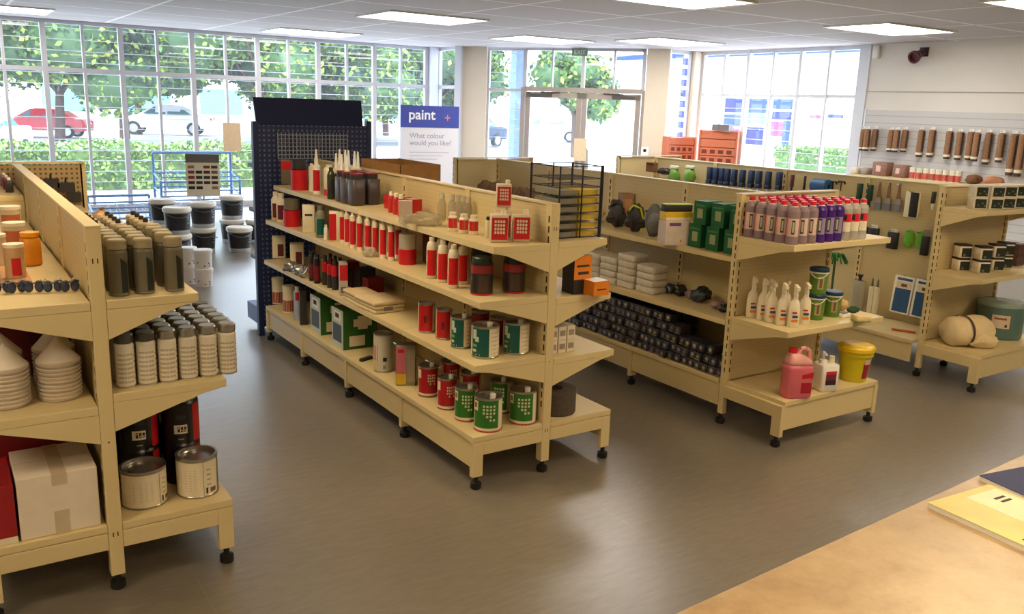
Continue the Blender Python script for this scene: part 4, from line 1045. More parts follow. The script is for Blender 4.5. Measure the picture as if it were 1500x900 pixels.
# ---------------- right side of gondola 2
rk = empty('wire_rack', (.06, .06, 1.2158)); tag(rk, 'black wire rack holding yellow and grey sanding sheets on the end shelf', 'wire rack')
RW = mat('black_wire', (18, 20, 26), .4)
RX0, RX1, RY0, RY1, RH = 0.0, .265, 0.0, .25, .365
for (xx, yy, rr) in ((RX0, RY0, .004), (RX1, RY0, .009), (RX0, RY1, .006), (RX1, RY1, .006), (.14, RY0, .004), (.14, RY1, .004)):
    MB().tube((xx, yy, 0), (xx, yy, RH), rr, RW, 8).build('post', rk)
b = MB()
for zz in (RH - .005,): b.path([(RX0, RY0, zz), (RX1, RY0, zz), (RX1, RY1, zz), (RX0, RY1, zz), (RX0, RY0, zz)], .003, RW)
b.build('top_frame', rk)
NL = 8
for k in range(NL):
    zz = .004 + k * .042
    b = MB().path([(RX0, RY0, zz), (RX1, RY0, zz), (RX1, RY1, zz), (RX0, RY1, zz), (RX0, RY0, zz)], .0022, RW)
    for j in range(1, 5): b.tube((RX0, RY1 * j / 5, zz), (RX1, RY1 * j / 5, zz), .002, RW)
    b.build('wire_tray', rk)
SHG = mat('sheet_grey', (142, 136, 120), .8); SHY = mat('sheet_yellow', (214, 182, 48), .7)
def sheets(m):
    def mk():
        b = MB()
        for k in range(4): b.box(-.058 + .002 * sin(k * 5), .058 + .002 * sin(k * 3), -.105, .105, k * .006, k * .006 + .005, m)
        return b.build('sanding_sheet_stack')
    return mk
sg, sy_ = Kind(sheets(SHG)), Kind(sheets(SHY))
for k in range(NL - 2):
    zz = 1.2158 + .004 + k * .042 + .0025
    sg.put(.06 + .07, .06 + .122, zz, .0, 'grey sanding sheet stack in the black wire rack, %s tray from the bottom' % NTH[k], 'sanding sheets', 'grey sanding sheets in the wire rack')
    sy_.put(.06 + .199, .06 + .122, zz, .0, 'yellow sanding sheet stack in the black wire rack, %s tray from the bottom' % NTH[k], 'sanding sheets', 'yellow sanding sheets in the wire rack')
# big cardboard carton behind the ridge
cbx = MB(); wx, wy, hh = .30, .62, .245
cbx.box(-wx / 2, wx / 2, -wy / 2, wy / 2, 0, .004, CARD)
for a in ((-wx / 2, -wx / 2 + .004, -wy / 2, wy / 2), (wx / 2 - .004, wx / 2, -wy / 2, wy / 2), (-wx / 2, wx / 2, -wy / 2, -wy / 2 + .004), (-wx / 2, wx / 2, wy / 2 - .004, wy / 2)): cbx.box(*a, 0, hh, CARD)
o = cbx.build('carton'); o.location = (.185, 2.08, 1.2158); tag(o, 'open brown cardboard carton behind the ridge of the middle shelving', 'carton')
# orange and black cartons, white cartons, roll
OR2 = [('f', -.055, .055, .075, .20, ORANGE), ('f', -.03, .04, .10, .115, INK), ('f', -.04, .04, .14, .15, INK)]
place(box_kind('carton', .11, .10, .20, CHAR, OR2 + [('t', -.05, .05, -.05, .05, WHITE)])(), 826, 860, 433, .93, 'tall orange and black carton on the end shelf below the wire rack', 'carton', rz=.0, depth=.17)
place(box_kind('carton', .10, .10, .075, ORANGE, [('t', -.049, .049, -.049, .049, WHITE), ('f', -.03, .03, .03, .036, INK)])(), 857, 886, 434, .93, 'small orange carton with white top beside the tall one', 'carton', rz=.0, depth=.10)
SMW = box_kind('carton', .05, .07, .07, WCARD, [('f', -.018, .018, .02, .05, mat('carton_print', (150, 140, 120), .6)), ('l', -.03, .03, .01, .06, mat('carton_side', (120, 110, 92), .6))])
k = Kind(SMW)
for j in range(2):
    for i in range(3):
        k.put(.07 + i * .056, .10, .615 + j * .0712, 0, 'small white carton on the lower end shelf, %s tier, %s from the post' % (('bottom', 'top')[j], NTH[i]), 'carton', 'small white cartons')
o = MB().lathe([(.035, 0), (.105, 0), (.108, .01), (.108, .12), (.105, .13), (.035, .13), (.035, 0)], mat('roll_grey', (84, 74, 66), .85, var=.12, scale=50), 32).build('abrasive_roll'); o.location = (.15, .13, ZD + .0005); tag(o, 'thick dark grey abrasive roll lying on the base end shelf', 'roll')
# ================================================================== GONDOLA 3 PRODUCTS
ZT, ZM = 1.02, .645
# far end of the top shelf: rolled brown gloves seen over the middle ridge
BG = mat('brown_glove', (128, 96, 70), .85, var=.2, scale=40)
for i, (uu, vv) in enumerate(((690, 272), (712, 273), (735, 274), (758, 277), (790, 283))):
    p = on(uu, vv, 1.06); o = MB().blob((0, 0, .09), .07, .075, .10, BG, 16, 9, .25, 40 + i, flat=0).build('work_glove'); MB().lathe([(.045, 0), (.055, .05), (.05, .06)], mat('glove_cuff', (86, 66, 54), .9), 12, (0, -.06, .06)).build('cuff', o)
    o.location = (1.58, 3.20 - i * .19, ZT + .001); tag(o, 'brown work glove on the far top shelf beyond the middle ridge, %s from left' % NTH[i], 'glove', 'brown work gloves')
WOODH = mat('pale_wood', (214, 176, 128), .6)
o = MB().path([(-.09, 0, .02), (0, 0, .035), (.09, 0, .06)], .018, WOODH, 8).build('brush_handle_tool'); MB().rbox(-.15, -.08, -.03, .03, 0, .045, .01, CREAMW).build('pad', o)
o.name = 'applicator'
place(o, 863, 889, 327, ZT, 'pale wooden applicator with pad beside the black wire rack', 'applicator', rz=.5, depth=.1)
GRB = mat('grey_black_rubber', (58, 56, 60), .55, var=.2, scale=30); LIME = mat('lime_strap', (182, 200, 50), .5)
def respirator(seed, strap):
    def mk():
        o = MB().blob((0, 0, .10), .055, .05, .10, GRB, 18, 12, .22, seed, flat=0).build('respirator')
        for s in (-1, 1): MB().lathe([(.0001, 0), (.032, 0), (.034, .02), (.028, .03), (.0001, .03)], CHAR, 14, M=Matrix.Translation((s * .045, -.03, .07)) @ Matrix.Rotation(pi / 2 + .5, 4, 'X')).build('filter', o)
        MB().path([(-.05, -.02, .15), (-.02, -.05, .19), (.03, -.045, .17), (.055, -.03, .08), (.04, -.04, .01)], .007, strap, 6).build('strap', o); return o
    return mk
place(respirator(3, CHAR)(), 890, 915, 334, ZT, 'black rubber respirator standing left on the top shelf of the right hand unit', 'respirator', depth=.08)
place(box_kind('carton', .09, .08, .24, mat('tan_pack', (158, 122, 92), .6), [('f', -.03, .03, .05, .2, mat('tan_print', (190, 140, 100), .6))])(), 906, 922, 333, ZT, 'tall tan carton behind the black respirators', 'carton', rz=-.2, depth=.18)
place(respirator(9, LIME)(), 917, 943, 341, ZT, 'black respirator with lime yellow straps', 'respirator', depth=.1)
def kneepad():
    o = MB().blob((0, 0, .11), .06, .045, .115, mat('grey_pad', (92, 94, 96), .55), 18, 12, .08, 2, flat=0).build('knee_pad'); MB().blob((0, -.03, .10), .045, .03, .075, mat('grey_pad_shell', (112, 114, 116), .4), 16, 10).build('shell', o)
    MB().path([(-.06, 0, .17), (0, .05, .17), (.06, 0, .17)], .009, CHAR, 6).build('strap', o); return o
place(kneepad(), 944, 969, 348, ZT, 'grey knee pad standing beside the white carton', 'knee pad', depth=.08)
o = box_kind('carton', .17, .12, .155, mat('pale_lilac_box', (212, 196, 186), .55), [('f', -.06, .02, .125, .145, mat('lilac_print', (120, 70, 130), .5)), ('f', .02, .03, .02, .035, ORANGE)])(); place(o, 968, 1003, 360, ZT, 'pale pink white carton with a purple line of print', 'carton', rz=-.35, depth=.14)
bx, by = o.location.x, o.location.y
o = box_kind('carton', .19, .10, .05, YELLOW, [('f', -.09, .09, .0, .02, CREAMW)])(); o.location = (bx + .03, by + .02, ZT + .157); o.rotation_euler = (0, 0, -.35); tag(o, 'flat yellow carton lying on the pale carton', 'carton')
o = MB().rbox(-.10, .10, -.035, .035, 0, .045, .012, CHAR).build('black_case'); o.location = (bx + .05, by + .04, ZT + .2078); o.rotation_euler = (0, 0, -.3); tag(o, 'long black case with lime edge lying on the yellow carton', 'case'); MB().box(-.1, .1, -.0355, .0355, .045, .049, LIME).build('edge_strip', o)
gbx = box_kind('carton', .105, .14, .148, mat('bottle_green_box', (22, 92, 54), .5), [('f', -.02, .028, .04, .10, mat('green_box_print', (150, 160, 120), .5)), ('f', -.04, .04, .115, .125, mat('green_box_line', (60, 130, 80), .5)), ('l', -.05, .05, .04, .1, mat('green_side', (16, 70, 42), .5))])
k = Kind(gbx)
GX = 1.565
gy = [on_x(uu, 368, GX - .07).y for uu in (1018, 1042, 1066)]
for j in range(2):
    for i in range(3):
        k.put(GX, .53 - i * .152 - (.03 if j else 0), ZT + j * .1492, -pi / 2, 'bottle green carton with pale print, %s row, %s from the left' % (('bottom', 'top')[j], NTH[i]), 'carton', 'bottle green cartons')
# middle shelf: folded rag bundles and crumpled packs
RAG = mat('white_rag', (214, 206, 192), .85, var=.08, scale=30)
def rag():
    return MB().rbox(-.085, .085, -.075, .075, 0, .046, .02, RAG, 3).build('folded_rag')
k = Kind(rag)
for i, (uu, vb, n) in enumerate(((871, 409, 4), (895, 417, 4), (921, 424, 5), (950, 432, 4))):
    p = on(uu, vb, ZM)
    for j in range(n):
        k.put(p.x + .075, p.y + .06, ZM + j * .0475, -pi / 2 + .06 * sin(i * 3 + j * 2), 'folded white rag, %s in the %s stack from the left on the middle shelf' % (('bottom one', 'second up', 'third up', 'fourth up', 'topmost')[j], NTH[i]), 'folded rag', 'white rag stacks')
o = MB().blob((0, 0, .02), .03, .03, .02, FOIL, 12, 8, .3, 4, flat=0).build('foil_scrap'); o.location = (1.62, .95, ZM + .001); tag(o, 'small scrunched silver scrap behind the rag stacks', 'foil scrap')
DPK = mat('dark_pack_plastic', (44, 46, 50), .25, var=.3, scale=25); DPB = mat('dark_pack_blue', (60, 74, 84), .25, var=.3, scale=25); DPP = mat('dark_pack_pink', (150, 120, 126), .3, var=.3, scale=25)
for i, (uu, vb, rx, ry, rz, m) in enumerate(((972, 432, .06, .06, .04, DPB), (988, 436, .07, .06, .045, DPK), (1004, 441, .06, .06, .035, DPP), (1014, 445, .07, .07, .05, DPB), (1030, 441, .11, .12, .055, DPK), (1045, 455, .08, .07, .03, DPP), (1058, 461, .07, .06, .03, DPK))):
    p = on(uu, vb, ZM); rx, ry = (rx * .8, ry * .6) if i == 4 else (rx, ry); o = MB().blob((0, 0, rz * .9), rx, ry, rz, m, 18, 10, .3, 60 + i, flat=0).build('plastic_pack')
    o.scale = (.66, .66, .9); o.location = (min(p.x + .07, 1.785 - rx * 1.25), max(p.y + .02, .26), ZM + .001); tag(o, 'crumpled %s plastic pack on the middle shelf, %s from the rags' % (('dark', 'blue grey', 'pinkish')[(DPK, DPB, DPP).index(m)], NTH[i]), 'plastic pack', 'crumpled packs on the middle shelf')
# base shelf: wall of small dark packets with pale dots
PKM = [mat('packet_dark_%d' % i, c, .45, var=.15) for i, c in enumerate(((40, 40, 54), (48, 46, 58), (54, 46, 50), (36, 40, 56)))]
PDOT = [mat('packet_dot_%d' % i, c, .5) for i, c in enumerate(((150, 146, 140), (170, 164, 150), (110, 104, 120), (150, 132, 90)))]
def packet(i):
    def mk():
        b = MB().rbox(-.029, .029, -.05, .05, 0, .054, .008, PKM[i], 2)
        M = Matrix.Translation((.004, -.0506, .028)) @ Matrix.Rotation(pi / 2, 4, 'X')
        b.lathe([(.0001, 0), (.0135, 0)], PDOT[i], 10, M=M); b.quad([(-.022, -.0506, .006), (.02, -.0506, .006), (.02, -.0506, .011), (-.022, -.0506, .011)], PDOT[(i + 2) % 4])
        return b.build('small_packet')
    return mk
pk = [Kind(packet(i)) for i in range(4)]
rnd = random.Random(5); npk = 0
for c_ in range(27):
    yy = .142 + c_ * .0605
    n = 2 if c_ < 2 else 3 if c_ < 7 else 4 if c_ < 9 else 5
    for j in range(n):
        pk[rnd.randrange(4)].put(X3 - .38 + j * .018 + rnd.uniform(-.012, .012), yy, ZD + j * .0555, -pi / 2 + rnd.uniform(-.06, .06), 'small dark packet with pale dot in the stacked wall on the base shelf', 'packet', 'small dark packets stacked on the base shelf'); npk += 1
for c_ in range(14):
    yy = .66 + c_ * .0605
    for j in range(5):
        pk[rnd.randrange(4)].put(X3 - .175 + rnd.uniform(-.006, .006), yy, ZD + j * .0555, -pi / 2, 'small dark packet with pale dot in the stacked wall on the base shelf', 'packet', 'small dark packets stacked on the base shelf'); npk += 1
o = MB().blob((0, 0, .024), .06, .09, .024, mat('navy_bag', (32, 32, 46), .4), 16, 9, .2, 9, flat=0).build('plastic_bag'); o.location = (X3 - .25, 1.18, ZD + .28); tag(o, 'dark navy plastic bag lying on top of the packet wall', 'bag')

# ---------------- end bay, top shelf: rows of red capped bottles
ZE1, ZE2 = 1.165, .68
CLP = clear('clear_pink_liquid', (192, 170, 176), .55, .1); PUR = mat('purple_liquid', (66, 28, 120), .25); PURL = mat('purple_label', (150, 130, 170), .4); CLG = clear('clear_grey_liquid', (212, 206, 198), .45, .1)
PINKL = mat('pale_pink_label', (222, 188, 178), .45)
def capped(body, lab, mark, caph=.08, white_neck=True):
    def mk():
        r, h = .0355, .232
        b = MB().lathe([(.0001, 0), (r, 0), (r, h * .78), (r * .8, h * .85), (r * .45, h * .88), (r * .45, h * .90)], body, 16)
        for (a0, a1, z0, z1, m) in lab: b.patch(r * 1.012, z0 * h, z1 * h, a0, a1, m, 6)
        for (a0, a1, z0, z1, m) in mark: b.patch(r * 1.024, z0 * h, z1 * h, a0, a1, m, 3)
        o = b.build('bottle'); c = MB(); c.lathe([(r * .52, h * .885), (r * .52, h * .91)], WHITE, 14); c.lathe([(r * .5, h * .91), (r * .48, h), (.0001, h)], REDCAP, 14); c.build('cap', o); return o
    return mk
MK = [(-1.75, -1.25, .25, .58, INK), (-1.65, -1.35, .29, .54, DOT)]
b1 = Kind(capped(CLP, [(-2.5, -.6, .2, .62, PINKL), (-2.6, -2.3, .2, .62, mat('orange_band', (226, 140, 110), .45))], MK))
b2 = Kind(capped(PUR, [(-2.5, -.6, .2, .6, PURL)], MK))
b3 = Kind(capped(CLG, [(-2.6, -.5, .22, .46, CREAMW), (-2.6, -.5, .46, .66, REDCAP)], [(-1.8, -1.35, .5, .63, INK)]))
for c_ in range(9):
    for r_ in range(5):
        if c_ > 6 and r_ > 2: continue
        k = b1 if c_ < 3 else b2 if c_ < 6 else b3
        xx, yy = X3 - .405 + c_ * .0765, Y3 - .345 + r_ * .0755
        nm = ('clear pink bottle', 'purple bottle', 'clear red labelled bottle')[0 if c_ < 3 else 1 if c_ < 6 else 2]
        k.put(xx, yy, ZE1, toward_cam(xx, yy), 'red capped %s, %s from left, %s row back on the end shelf' % (nm, NTH[c_], NTH[r_]), 'bottle', 'red capped bottles on the end shelf')
# middle end shelf: trigger sprays, buckets, sponge, bits
def trigger():
    b = MB().loft([[(x * k, y * k * .62, z) for x, y in [(.04 * cos(t), .04 * sin(t)) for t in [2 * pi * i / 18 for i in range(18)]]] for z, k in ((0, .95), (.004, 1), (.10, 1), (.14, .85), (.165, .4), (.185, .33))], CREAMW)
    for (x0, x1, z0, z1, m) in ((-.022, .022, .03, .045, ORANGE), (-.018, .02, .055, .07, mat('spray_print_blue', (60, 70, 120), .5)), (-.02, .012, .08, .09, RED)): b.quad([(x0, -.0262, z0), (x1, -.0262, z0), (x1, -.0262, z1), (x0, -.0262, z1)], m)
    o = b.build('spray_bottle')
    h = MB().lathe([(.015, .18), (.016, .2), (.0001, .2)], CREAMW, 12); h.prism([(-.045, .215), (-.045, .235), (.012, .245), (.02, .2), (-.012, .2), (-.018, .21)], 'x', -.010, .010, CREAMW); h.build('trigger_head', o)
    MB().path([(0, -.02, .205), (0, -.035, .19), (0, -.03, .165)], .005, WHITE, 6).build('trigger', o); return o
k = Kind(trigger)
for r_ in range(2):
    for i, (uu, vv) in enumerate(((1131, 474), (1147, 478), (1164, 481), (1180, 477))):
        p = on(uu, vv, ZE2); k.put(p.x + .018 - r_ * .004, p.y + .03 + r_ * (.14 + .035 * (i == 2)), ZE2, toward_cam(p.x, p.y) + .35, 'cream trigger spray bottle, %s from left in the %s row of the end shelf' % (NTH[i], ('front', 'rear')[r_]), 'spray bottle', 'cream trigger sprays', (.86, .9, 1))
BKG = mat('bucket_green', (92, 130, 44), .4); BKL = mat('bucket_blue_lid', (12, 58, 98), .4)
def small_bucket():
    r, h = .055, .155
    b = MB().lathe([(.0001, 0), (r * .88, 0), (r * .98, h * .8), (r * 1.02, h * .8)], BKG, 22); b.lathe([(r * 1.02, h * .8), (r * 1.02, h * .88)], CREAMW, 22)
    for (a0, a1, z0, z1, m) in ((-1.6, -.9, .2, .7, mat('bucket_print', (170, 160, 120), .5)), (-1.4, -1.1, .25, .6, BROWN)): b.lathe([(r * (.89 + .1 * z0) + .001, h * z0), (r * (.89 + .1 * z1) + .001, h * z1)], m, 5, a0=a0, a1=a1)
    o = b.build('bucket'); MB().lathe([(r * 1.05, h * .86), (r * 1.06, h * .96), (r * .95, h), (.0001, h)], BKL, 22).build('lid', o)
    MB().path([(r * 1.03 * cos(a), r * 1.03 * sin(a), h * .82 - .03 * sin(pi * (i / 6))) for i, a in enumerate([-2.6 + 2.1 * q / 6 for q in range(7)])], .002, WHITE, 5).build('handle', o); return o
k = Kind(small_bucket)
p = on(1200, 471, ZE2); q = on(1222, 468, ZE2)
k.put(p.x + .03, p.y + .06, ZE2, toward_cam(p.x, p.y), 'green bucket with blue lid, lower left of three on the end shelf', 'bucket', 'green buckets on the end shelf')
k.put(q.x + .06, q.y + .07, ZE2, toward_cam(q.x, q.y), 'green bucket with blue lid, lower right of three on the end shelf', 'bucket', 'green buckets on the end shelf')
k.put(p.x + .03, p.y + .06, ZE2 + .1565, toward_cam(p.x, p.y), 'green bucket with blue lid stacked on the left lower one', 'bucket', 'green buckets on the end shelf')
SPG = mat('sponge_tan', (222, 186, 132), .9, var=.1, scale=80, bump=.4); SPY = mat('sponge_yellow', (228, 206, 150), .9, var=.08, scale=80, bump=.4)
o = MB().blob((0, 0, .035), .04, .035, .035, SPG, 16, 10, .06, 3, flat=0).build('sponge'); p = on(1240, 458, ZE2); o.location = (p.x + .02, p.y + .05, ZE2 + .001); tag(o, 'round tan sponge right of the green buckets', 'sponge')
o = MB().rbox(-.04, .04, -.025, .025, 0, .022, .006, WHITE).build('plastic_tray'); MB().box(-.028, .028, -.015, .015, .0225, .026, BLACKP).build('insert', o); p = on(1240, 466, ZE2); o.location = (p.x + .01, p.y + .03, ZE2 + .001); tag(o, 'small white tray with black insert in front of the round sponge', 'tray')
o = MB().blob((0, 0, .022), .045, .03, .022, mat('green_scourer', (52, 84, 56), .9, bump=.5, scale=90), 14, 8, .2, 6, flat=0).build('scourer'); p = on(1258, 462, ZE2); o.location = (p.x + .01, p.y + .05, ZE2 + .001); tag(o, 'dark green scourer pad between the round sponge and the yellow sponge', 'scourer')
o = MB().rbox(-.05, .05, -.035, .035, 0, .04, .01, SPY).build('sponge'); MB().rbox(-.05, .05, -.035, .035, -.0, .012, .008, mat('sponge_green', (150, 160, 90), .9)).build('scrub_layer', o); p = on(1270, 474, ZE2); o.location = (min(p.x + .01, X3 + .385), p.y + .05, ZE2 + .001); o.rotation_euler = (0, 0, -.35); tag(o, 'oblong yellow sponge at the right end of the middle end shelf', 'sponge')
# base: pink jug, pump bottle, yellow bucket
PINK = clear('pink_liquid', (236, 120, 136), .18, .2); PINKT = clear('pink_plastic_top', (242, 176, 172), .25, .25)
def jug():
    w, d, h = .145, .105, .255
    def ring(z, k, dx=0): 
        pl = []
        for i in range(24):
            t = 2 * pi * i / 24; c, s = cos(t), sin(t); e = .55
            pl.append((dx + w / 2 * k * (abs(c) ** e) * (1 if c > 0 else -1), d / 2 * k * (abs(s) ** e) * (1 if s > 0 else -1), z))
        return pl
    b = MB().loft([ring(0, .93), ring(.008, 1), ring(.15, 1), ring(.17, .98)], PINK); b.loft([ring(.1705, .97), ring(.19, .88), ring(.21, .68, -.01), ring(.225, .4, -.025), ring(.23, .3, -.035)], PINKT)
    b.quad([(.0, -d / 2 - .001, .03), (.055, -d / 2 - .001, .03), (.055, -d / 2 - .001, .085), (.0, -d / 2 - .001, .085)], mat('jug_label', (170, 24, 44), .4))
    b.quad([(.0, -d / 2 - .001, .105), (.06, -d / 2 - .001, .11), (.06, -d / 2 - .001, .14), (.0, -d / 2 - .001, .125)], RED)
    o = b.build('liquid_jug'); MB().lathe([(.022, .228), (.022, .252), (.0001, .252)], REDCAP, 16, (-.035, 0, 0)).build('cap', o)
    MB().path([(-.005, 0, .215), (.005, 0, .245), (.03, 0, .25), (.052, 0, .235), (.06, 0, .19)], .011, PINKT, 10).build('handle', o); return o
o = jug(); x, y, r, h = fit(1143, 1184, 523, 584, ZD, depth=.1); s = r / .073; o.location = (x, y, ZD + .001); o.rotation_euler = (0, 0, toward_cam(x, y) + .5); o.scale = (s, s, s); tag(o, 'pink liquid jug with red cap on the base of the end bay', 'jug')
def pump():
    o = MB().rbox(-.055, .055, -.05, .05, 0, .135, .014, WHITE, 4).build('pump_bottle')
    L = MB(); L.quad([(-.03, -.0508, .035), (.035, -.0508, .035), (.035, -.0508, .105), (-.03, -.0508, .105)], mat('pump_label', (120, 40, 56), .4)); L.quad([(-.03, -.0512, .035), (.035, -.0512, .035), (.035, -.0512, .06), (-.03, -.0512, .06)], mat('pump_label_dark', (50, 24, 40), .4)); L.quad([(-.03, -.0512, .09), (.035, -.0512, .09), (.035, -.0512, .105), (-.03, -.0512, .105)], REDCAP); L.build('label', o)
    p = MB().lathe([(.02, .134), (.02, .155), (.008, .158), (.008, .195), (.0001, .195)], WHITE, 14, (-.025, 0, 0)); p.tube((-.025, 0, .19), (-.025, -.03, .183), .006, WHITE); p.build('pump', o)
    MB().lathe([(.016, .134), (.014, .17), (.0001, .172)], CREAMW, 14, (.03, 0, 0)).build('spout_cap', o); return o
o = pump(); x, y, r, h = fit(1187, 1225, 513, 574, ZD, depth=.1); s = r / .075; o.location = (x, y, ZD + .001); o.rotation_euler = (0, 0, toward_cam(x, y) + .62); o.scale = (s, s, s * 1.12); tag(o, 'white square pump bottle between the pink jug and the yellow bucket', 'pump bottle')
def ybucket():
    r, h = .085, .185
    b = MB().lathe([(.0001, 0), (r * .72, 0), (r * .74, .004), (r * .92, h * .72), (r * .98, h * .72), (r * .98, h * .76), (r * .96, h * .84)], mat('yellow_bucket', (206, 190, 20), .35), 30)
    b.lathe([(r * .77 + .002, h * .12), (r * .875 + .002, h * .55)], mat('bucket_label', (150, 24, 44), .4), 6, a0=-.95, a1=-.4); b.lathe([(r * .87 + .002, h * .52), (r * .91 + .002, h * .66)], PINKL, 6, a0=-.9, a1=-.4)
    o = b.build('bucket'); MB().lathe([(r * 1.02, h * .82), (r * 1.06, h * .86), (r * 1.06, h * .94), (r * 1.0, h * .98), (r * .8, h * 1.01), (.0001, h * 1.015)], mat('yellow_lid', (238, 200, 30), .3), 30).build('lid', o); return o
o = ybucket(); x, y, r, h = fit(1223, 1273, 513, 563, ZD); s = r / .09; o.location = (x - .0, y, ZD + .001); o.rotation_euler = (0, 0, toward_cam(x, y)); o.scale = (s, s, s); tag(o, 'yellow bucket with yellow lid at the right of the end bay base', 'bucket')
# ================================================================== GONDOLA 4 : hanging tools on its side, tubs on its end
PX = X4 - .018
def hook(o, z, l=.05): MB().path([(0, .004, z), (0, -l, z), (0, -l - .008, z + .01)], .003, STEEL, 6).build('hook', o)
def hang(o, u0, u1, vt, vb, label, cat, group=None, off=.03):
    """things hung on hooks on the side panel, which faces -x: local -y turned to -x"""
    p = on_x((u0 + u1) / 2, vt, PX - off); o.location = (PX - off - .02, p.y, p.z); o.rotation_euler = (0, 0, -pi / 2); return tag(o, label, cat, group)
BLB = mat('blue_bristle', (28, 52, 96), .6, var=.2, scale=60); BLW = mat('blue_brush_foot', (30, 60, 130), .5)
def blue_brush():
    o = MB().rbox(-.028, .028, -.022, .022, -.12, 0, .012, BLB, 3).build('brush'); MB().rbox(-.03, .03, -.024, .024, -.16, -.121, .008, mat('brush_band', (20, 30, 60), .4)).build('ferrule', o); MB().rbox(-.012, .012, -.01, .01, -.30, -.161, .006, WHITE).build('handle', o)
    return o
k = Kind(blue_brush)
for i, uu in enumerate((1041, 1050, 1059, 1067, 1077, 1089, 1102, 1113, 1127, 1143)):
    p = on_x(uu, 245 + i * .8, PX - .05)
    o = k.put(PX - .055, p.y, p.z, -pi / 2, 'dark blue brush hanging above the right unit ridge, %s from the left' % NTH[i], 'brush', 'dark blue brushes')
def slim(name, w, d, h, m, m2=None):
    def mk():
        o = MB().rbox(-w / 2, w / 2, -d / 2, d / 2, -h, 0, min(w, d) * .3, m, 3).build(name)
        if m2: MB().rbox(-w * .3, w * .3, -d * .3, d * .3, -h * 1.5, -h - .001, min(w, d) * .2, m2, 3).build('handle', o)
        return o
    return mk
hang(slim('brush', .03, .03, .11, mat('maroon_bristle', (96, 46, 50), .6), CHAR)(), 1160, 1167, 256, 275, 'maroon and black hanging brush after the blue ones', 'brush')
hang(slim('scraper', .018, .02, .12, CHAR, SILVER)(), 1180, 1184, 258, 277, 'thin black scraper hanging left of the blue roll', 'scraper')
o = MB().lathe([(.02, -.08), (.055, -.08), (.06, -.07), (.06, .07), (.055, .08), (.02, .08), (.02, -.08)], mat('blue_roll', (34, 92, 150), .5), 22, M=Matrix.Translation((0, 0, -.06)) @ Matrix.Rotation(pi / 2, 4, 'Y')).build('tape_roll')
hang(o, 1194, 1218, 262, 279, 'bright blue roll hanging on the right unit, right of the blue brushes', 'roll', off=.07)
for i, uu in enumerate((1224, 1236)):
    o = MB().path([(-.03, 0, -.01), (-.03, -.01, 0), (.03, -.01, 0), (.03, 0, -.02)], .008, mat('dull_maroon_metal', (74, 56, 58), .4, .4), 6).build('paint_hook'); MB().tube((0, -.01, 0), (0, -.01, -.08), .006, CHAR).build('shank', o)
    hang(o, uu - 4, uu + 4, 266, 276, 'small dark metal hook tool hanging behind the red caps, %s' % ('left one', 'right one')[i], 'hook', 'dark metal hooks')
for i, (uu, vt) in enumerate(((1263, 269), (1278, 271))):
    o = slim('brush', .045, .03, .13, mat('dark_green_bristle', (22, 62, 42), .6), CHAR)(); hang(o, uu - 5, uu + 5, vt, vt + 30, 'dark green hanging brush, %s of two right of the bottles' % ('left', 'right')[i], 'brush', 'dark green brushes')
def paintbrush():
    b = MB().prism([(-.008, 0), (.008, 0), (.014, -.10), (.022, -.125), (-.022, -.125), (-.014, -.10)], 'y', -.006, .006, mat('brush_handle_brown', (136, 104, 74), .5)).build('paintbrush', bevel=.002)
    MB().box(-.026, .026, -.009, .009, -.165, -.126, mat('brush_ferrule', (170, 168, 170), .3, .8)).build('ferrule', b); MB().prism([(-.027, -.166), (.027, -.166), (.029, -.225), (-.029, -.225)], 'y', -.01, .01, mat('grey_bristle', (120, 124, 136), .7)).build('bristles', b); hook(b, -.01); return b
k = Kind(paintbrush)
for i, uu in enumerate((1290, 1304, 1319)):
    p = on_x(uu, 267 + i, PX - .03); k.put(PX - .03, p.y, p.z, -pi / 2, 'paintbrush with brown handle hanging on the right unit, %s of three' % NTH[i], 'paintbrush', 'brown handled paintbrushes')
o = MB().rbox(-.06, .06, -.012, .012, -.20, 0, .008, CREAMW).build('boxed_roller'); MB().rbox(-.012, .058, -.02, -.0125, -.195, -.005, .004, BLACKP).build('black_sleeve', o); hook(o, .0); hang(o, 1332, 1350, 281, 318, 'cream card pack with black sleeve hanging right of the brown handled paintbrushes', 'pack')
o = slim('paint_roller', .03, .03, .09, CHAR, WHITE)(); hang(o, 1368, 1374, 281, 312, 'small black and white hanging tool beside the post of the right unit', 'tool')
BPK = mat('black_pack', (30, 30, 36), .4, var=.2)
for i, (a, b_, vt, vb) in enumerate(((1262, 1273, 332, 352), (1275, 1291, 334, 358), (1303, 1320, 340, 366))):
    h = (vb - vt) * .0052; o = MB().rbox(-.045, .045, -.02, .02, -h, 0, .012, BPK, 3).build('black_pack'); MB().box(-.03, .03, -.0, .002, 0.0005, .025, WHITE).build('header_card', o); hook(o, .015); hang(o, a, b_, vt, vb, 'black hanging pack in the lower hook row, %s from the left' % NTH[i], 'pack', 'black packs on lower hooks')
LG = mat('bright_green_pad', (104, 168, 40), .7, var=.1, scale=40)
for i, (a, b_, vt) in enumerate(((1327, 1344, 337), (1347, 1358, 339))):
    o = MB().blob((0, 0, -.07), .048, .02, .075, LG, 16, 10, .05, i).build('green_pad'); hook(o, -.01); hang(o, a, b_, vt, vt + 28, 'bright green oval pad hanging in the lower hook row, %s' % ('larger left one', 'one beside the post')[i], 'pad', 'bright green pads')
o = MB().rbox(-.03, .03, -.02, .02, -.15, 0, .01, BPK).build('black_pack'); MB().box(-.025, .025, -.001, .001, .0005, .05, mat('mauve_card', (150, 130, 140), .5)).build('header_card', o); hang(o, 1354, 1364, 346, 378, 'narrow black pack with mauve card hanging closest to the post', 'pack')
